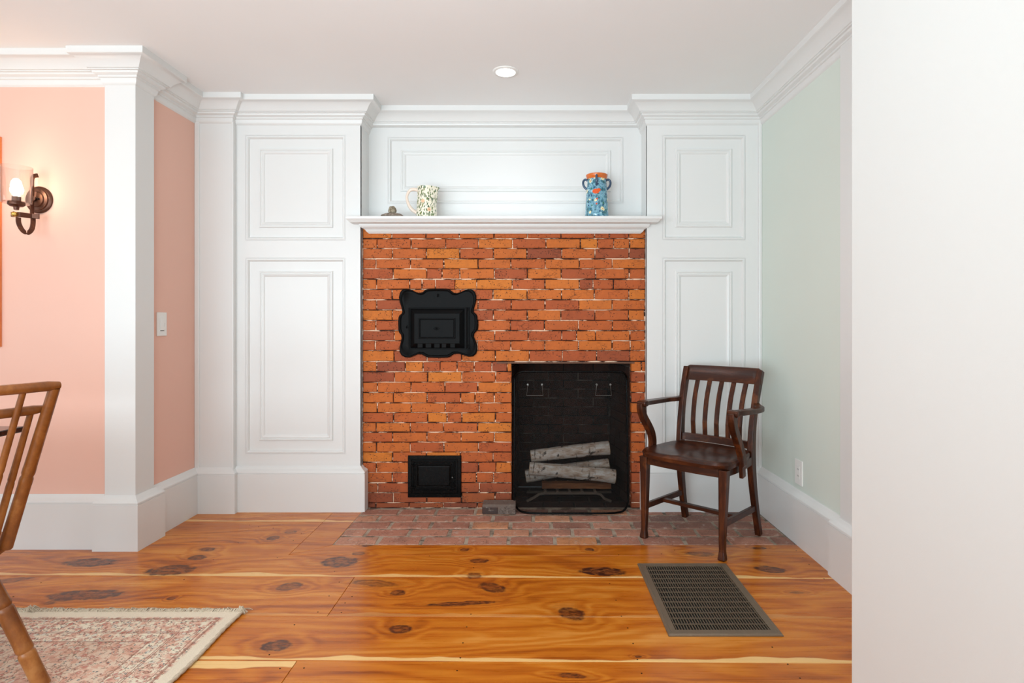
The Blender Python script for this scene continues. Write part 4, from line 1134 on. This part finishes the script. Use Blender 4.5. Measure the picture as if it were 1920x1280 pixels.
# picture frame edge at the extreme left
t = NT('orange_gilt_frame'); c = t.coord(); M['gilt'] = t.fin(t.mix(t.noise(c, 20, 3), srgb(214, 112, 70), srgb(236, 150, 84)), .45)
pf = thing('picture_frame', 'orange-brown frame whose right edge just shows at the far left of the pink wall', 'picture frame', (-2.95, YP-.02, 1.5))
pxr = xpx(3.5, YP); zt_, zb2 = zpx(255, YP-.02), zpx(650, YP-.02)
v = []; f = []
for (i, d) in [(0, 0), (0, .018), (.01, .024), (.03, .018), (.035, .010)]:
    v += [(pxr-.75+i, YP-d, zb2+i), (pxr-i, YP-d, zb2+i), (pxr-i, YP-d, zt_-i), (pxr-.75+i, YP-d, zt_-i)]
for a in range(4): f += [(a*4+k, a*4+(k+1) % 4, a*4+4+(k+1) % 4, a*4+4+k) for k in range(4)]
mk('moulding', v, f, M['gilt'], pf)
box('picture', pxr-.72, pxr-.03, YP-.009, YP-.002, zb2+.03, zt_-.03, M['wallwhite'], pf)

# ------------------------------------------------------------------ things on the mantel
ST = 1.761
def jugmat():
    t = NT('leaf_painted_ceramic'); c = t.coord()
    cm = t.mapping(c, scale=(1, 1, 1))
    white = srgb(240, 232, 212); col = white
    wv = t.n('ShaderNodeVectorMath', operation='MULTIPLY_ADD'); t.set(wv.inputs[0], t.noise(c, 30, 2, out=1)); wv.inputs[1].default_value = (.02, .02, .02); t.set(wv.inputs[2], cm)
    for rot, off in ((.7, 0), (-.7, 3.1)):
        m = t.mapping(wv.outputs[0], loc=(off, off, off), rot=(0, rot, 0), scale=(1, 1, .42))
        d = t.vor(m, 105, rnd=.8); cc = t.n('ShaderNodeSeparateXYZ', i_0=t.vor(m, 105, out='Color', rnd=.8))
        k = t.math('MULTIPLY', t.mr(d, .44, .36), t.mr(cc.outputs[0], .30, .34))
        col = t.mix(k, col, t.ramp(cc.outputs[1], [(0, srgb(92, 112, 62)), (.5, srgb(70, 96, 66)), (.8, srgb(128, 132, 70))], 'CONSTANT'))
    d = t.vor(c, 27); cc = t.n('ShaderNodeSeparateXYZ', i_0=t.vor(c, 27, out='Color'))
    on_ = t.mr(cc.outputs[0], .42, .45)
    col = t.mix(t.math('MULTIPLY', t.mr(d, .36, .30), on_), col, srgb(232, 190, 152))
    col = t.mix(t.math('MULTIPLY', t.mr(d, .15, .11), on_), col, srgb(176, 120, 70))
    return t.fin(col, .15, Coat_Weight=.4)
M['jug'] = jugmat()
t = NT('cream_glaze'); M['cream'] = t.fin(srgb(236, 216, 200), .15)
JX, JY = xpx(800, 3.50), 3.50
jg = thing('pitcher', 'white ceramic pitcher with green leaf and peach flower pattern on the mantel', 'pitcher', (JX, JY, ST))
hJ = zpx(351, 3.5)-ST
prof = [(.0001, .002), (.058, .0), (.0635, .004), (.0635, .012), (.0615, hJ*.35), (.0575, hJ*.7), (.0555, hJ*.86), (.0565, hJ*.97), (.0575, hJ), (.0545, hJ), (.053, hJ*.96), (.055, hJ*.3), (.0001, .012)]
v, f = lathed(prof, 48)
v2 = []
for (x, y, z) in v:   # pull a pouring lip to the right at the rim
    r = math.hypot(x, y)
    if z > hJ*.78 and r > .04:
        a = math.atan2(y, x); k = math.exp(-(a/.38)**2)*((z-hJ*.78)/(hJ*.22)); x += .024*k; z -= .004*k*(1 if z > hJ*.9 else 0)
    v2.append((x, y, z))
mk('jug_body', v2, f, M['jug'], jg, local=True, smooth=50)
hp = spline([(-.052, 0, hJ*.90), (-.075, 0, hJ*.935), (-.102, 0, hJ*.90), (-.120, 0, hJ*.72), (-.113, 0, hJ*.50), (-.092, 0, hJ*.32), (-.060, 0, hJ*.20)], 5)
mk('handle', *tubed(hp, [.0075+.001*math.sin(i*.3) for i in range(len(hp))], 12, flat=1.25), M['cream'], jg, local=True, smooth=True)

def vasemat():
    t = NT('blue_floral_glaze'); c = t.coord()
    n = t.noise(c, 45, 3, .6)
    col = t.ramp(n, [(.35, srgb(36, 84, 92)), (.45, srgb(70, 130, 150)), (.55, srgb(128, 178, 196)), (.66, srgb(60, 110, 140))])
    d = t.vor(c, 60); cc = t.n('ShaderNodeSeparateXYZ', i_0=t.vor(c, 60, out='Color'))
    col = t.mix(t.math('MULTIPLY', t.mr(d, .42, .34), t.mr(cc.outputs[0], .5, .54)), col, t.ramp(cc.outputs[1], [(0, srgb(44, 108, 84)), (.4, srgb(36, 70, 110)), (.7, srgb(158, 196, 208))], 'CONSTANT'))
    d = t.vor(c, 26); cc = t.n('ShaderNodeSeparateXYZ', i_0=t.vor(c, 26, out='Color')); on_ = t.mr(cc.outputs[0], .5, .53)
    pt = t.mr(t.noise(c, 70, 1), .35, .5)
    col = t.mix(t.math('MULTIPLY', t.math('MULTIPLY', t.mr(d, .40, .34), on_), pt), col, srgb(232, 220, 172))
    col = t.mix(t.math('MULTIPLY', t.mr(d, .12, .08), on_), col, srgb(206, 90, 60))
    for (x, y, z, r1, r2, cl) in ((-.012, -.062, .158, .021, .015, srgb(222, 84, 26)), (.004, -.062, .165, .012, .010, srgb(222, 84, 26)), (-.006, -.068, .112, .0055, .0055, srgb(196, 70, 50)), (-.009, -.07, .082, .0055, .0055, srgb(196, 70, 50))):
        m = t.mapping(c, loc=(x, y, z), scale=(r1, .04, r2), typ='TEXTURE')
        dd = t.n('ShaderNodeVectorMath', operation='LENGTH', i_0=m).outputs['Value']
        col = t.mix(t.mr(dd, 1.05, .95), col, cl)
    return t.fin(col, .12, Coat_Weight=.5)
M['vase'] = vasemat()
t = NT('orange_glaze'); c = t.coord(); M['orange'] = t.fin(t.mix(t.noise(c, 60, 3), srgb(196, 88, 28), srgb(222, 120, 50)), .12)
t = NT('navy_glaze'); c = t.coord(); M['navy'] = t.fin(t.mix(t.noise(c, 40, 2), srgb(34, 44, 62), srgb(70, 100, 130)), .15)
VXX, VYY = xpx(1119, 3.5), 3.50
vs = thing('floral_vase', 'blue floral ceramic vase with orange rim and looped handles on the mantel', 'vase', (VXX, VYY, ST))
hV = zpx(328, 3.5)-ST
prof = [(.0001, .002), (.068, 0), (.073, .005), (.072, .03), (.068, hV*.35), (.0635, hV*.62), (.0595, hV*.78), (.0575, hV*.885), (.058, hV*.90)]
mk('vase_body', *lathed(prof, 48), M['vase'], vs, local=True, smooth=50)
prof = [(.058, hV*.895), (.062, hV*.935), (.066, hV*.975), (.0655, hV*.995), (.063, hV), (.058, hV*.97), (.054, hV*.9), (.052, hV*.5), (.0001, hV*.4)]
mk('rim', *lathed(prof, 48), M['orange'], vs, local=True, smooth=50)
for a in (math.radians(180), math.radians(0), math.radians(262)):
    dx_, dy_ = math.cos(a), math.sin(a)
    pr = [(.055, hV*.87), (.070, hV*.895), (.081, hV*.86), (.083, hV*.80), (.076, hV*.73), (.060, hV*.67)]
    if a > 4: pr = [(.055, hV*.93), (.070, hV*.93), (.076, hV*.86), (.072, hV*.78), (.060, hV*.72)]
    hp = spline([(dx_*r, dy_*r, z) for r, z in pr], 5)
    mk('handle', *tubed(hp, .0068, 10), M['navy'], vs, local=True, smooth=True)

def stonemat(name, cols):
    t = NT(name); c = t.coord(); v = t.noise(c, 55, 6, .75)
    t.bump(t.noise(c, 90, 5, .7), .8, .004)
    return t.fin(t.ramp(v, [(.35, cols[0]), (.5, cols[1]), (.62, cols[2])]), .85)
M['stone1'] = stonemat('grey_speckled_stone', [srgb(74, 66, 58), srgb(140, 126, 104), srgb(186, 176, 156)])
M['stone2'] = stonemat('brown_flat_stone', [srgb(84, 70, 60), srgb(128, 112, 98), srgb(166, 152, 138)])
def stone(name, label, c, r, mat, seed):
    v = []; f = []; n = 20; m = 12
    for i in range(m+1):
        th = math.pi*i/m
        for k in range(n):
            a = 2*math.pi*k/n; d = Vector((math.sin(th)*math.cos(a), math.sin(th)*math.sin(a), math.cos(th)))
            q = 1+.22*mnoise.noise(d*1.6+Vector((seed, 0, 0)))+.08*mnoise.noise(d*5+Vector((seed, 3, 0)))
            v.append((d.x*r[0]*q, d.y*r[1]*q, max(d.z*r[2]*q, -r[2]*.8)+r[2]*.8))
    for i in range(m): f += [(i*n+k, i*n+(k+1) % n, (i+1)*n+(k+1) % n, (i+1)*n+k) for k in range(n)]
    o = mk(name, v, f, M[mat], smooth=True); o.location = c; tag(o, label, 'stone')
    return o
SY = 3.455
stone('flat_stone', 'flat brown stone lying on the mantel under a small upright stone', (xpx(734.5, SY), SY, ST), (.062, .04, .017), 'stone2', 4.1)
stone('upright_stone', 'small grey speckled stone perched upright on the flat stone', (xpx(735.5, SY), SY, ST+.026), (.024, .02, .026), 'stone1', 9.3)
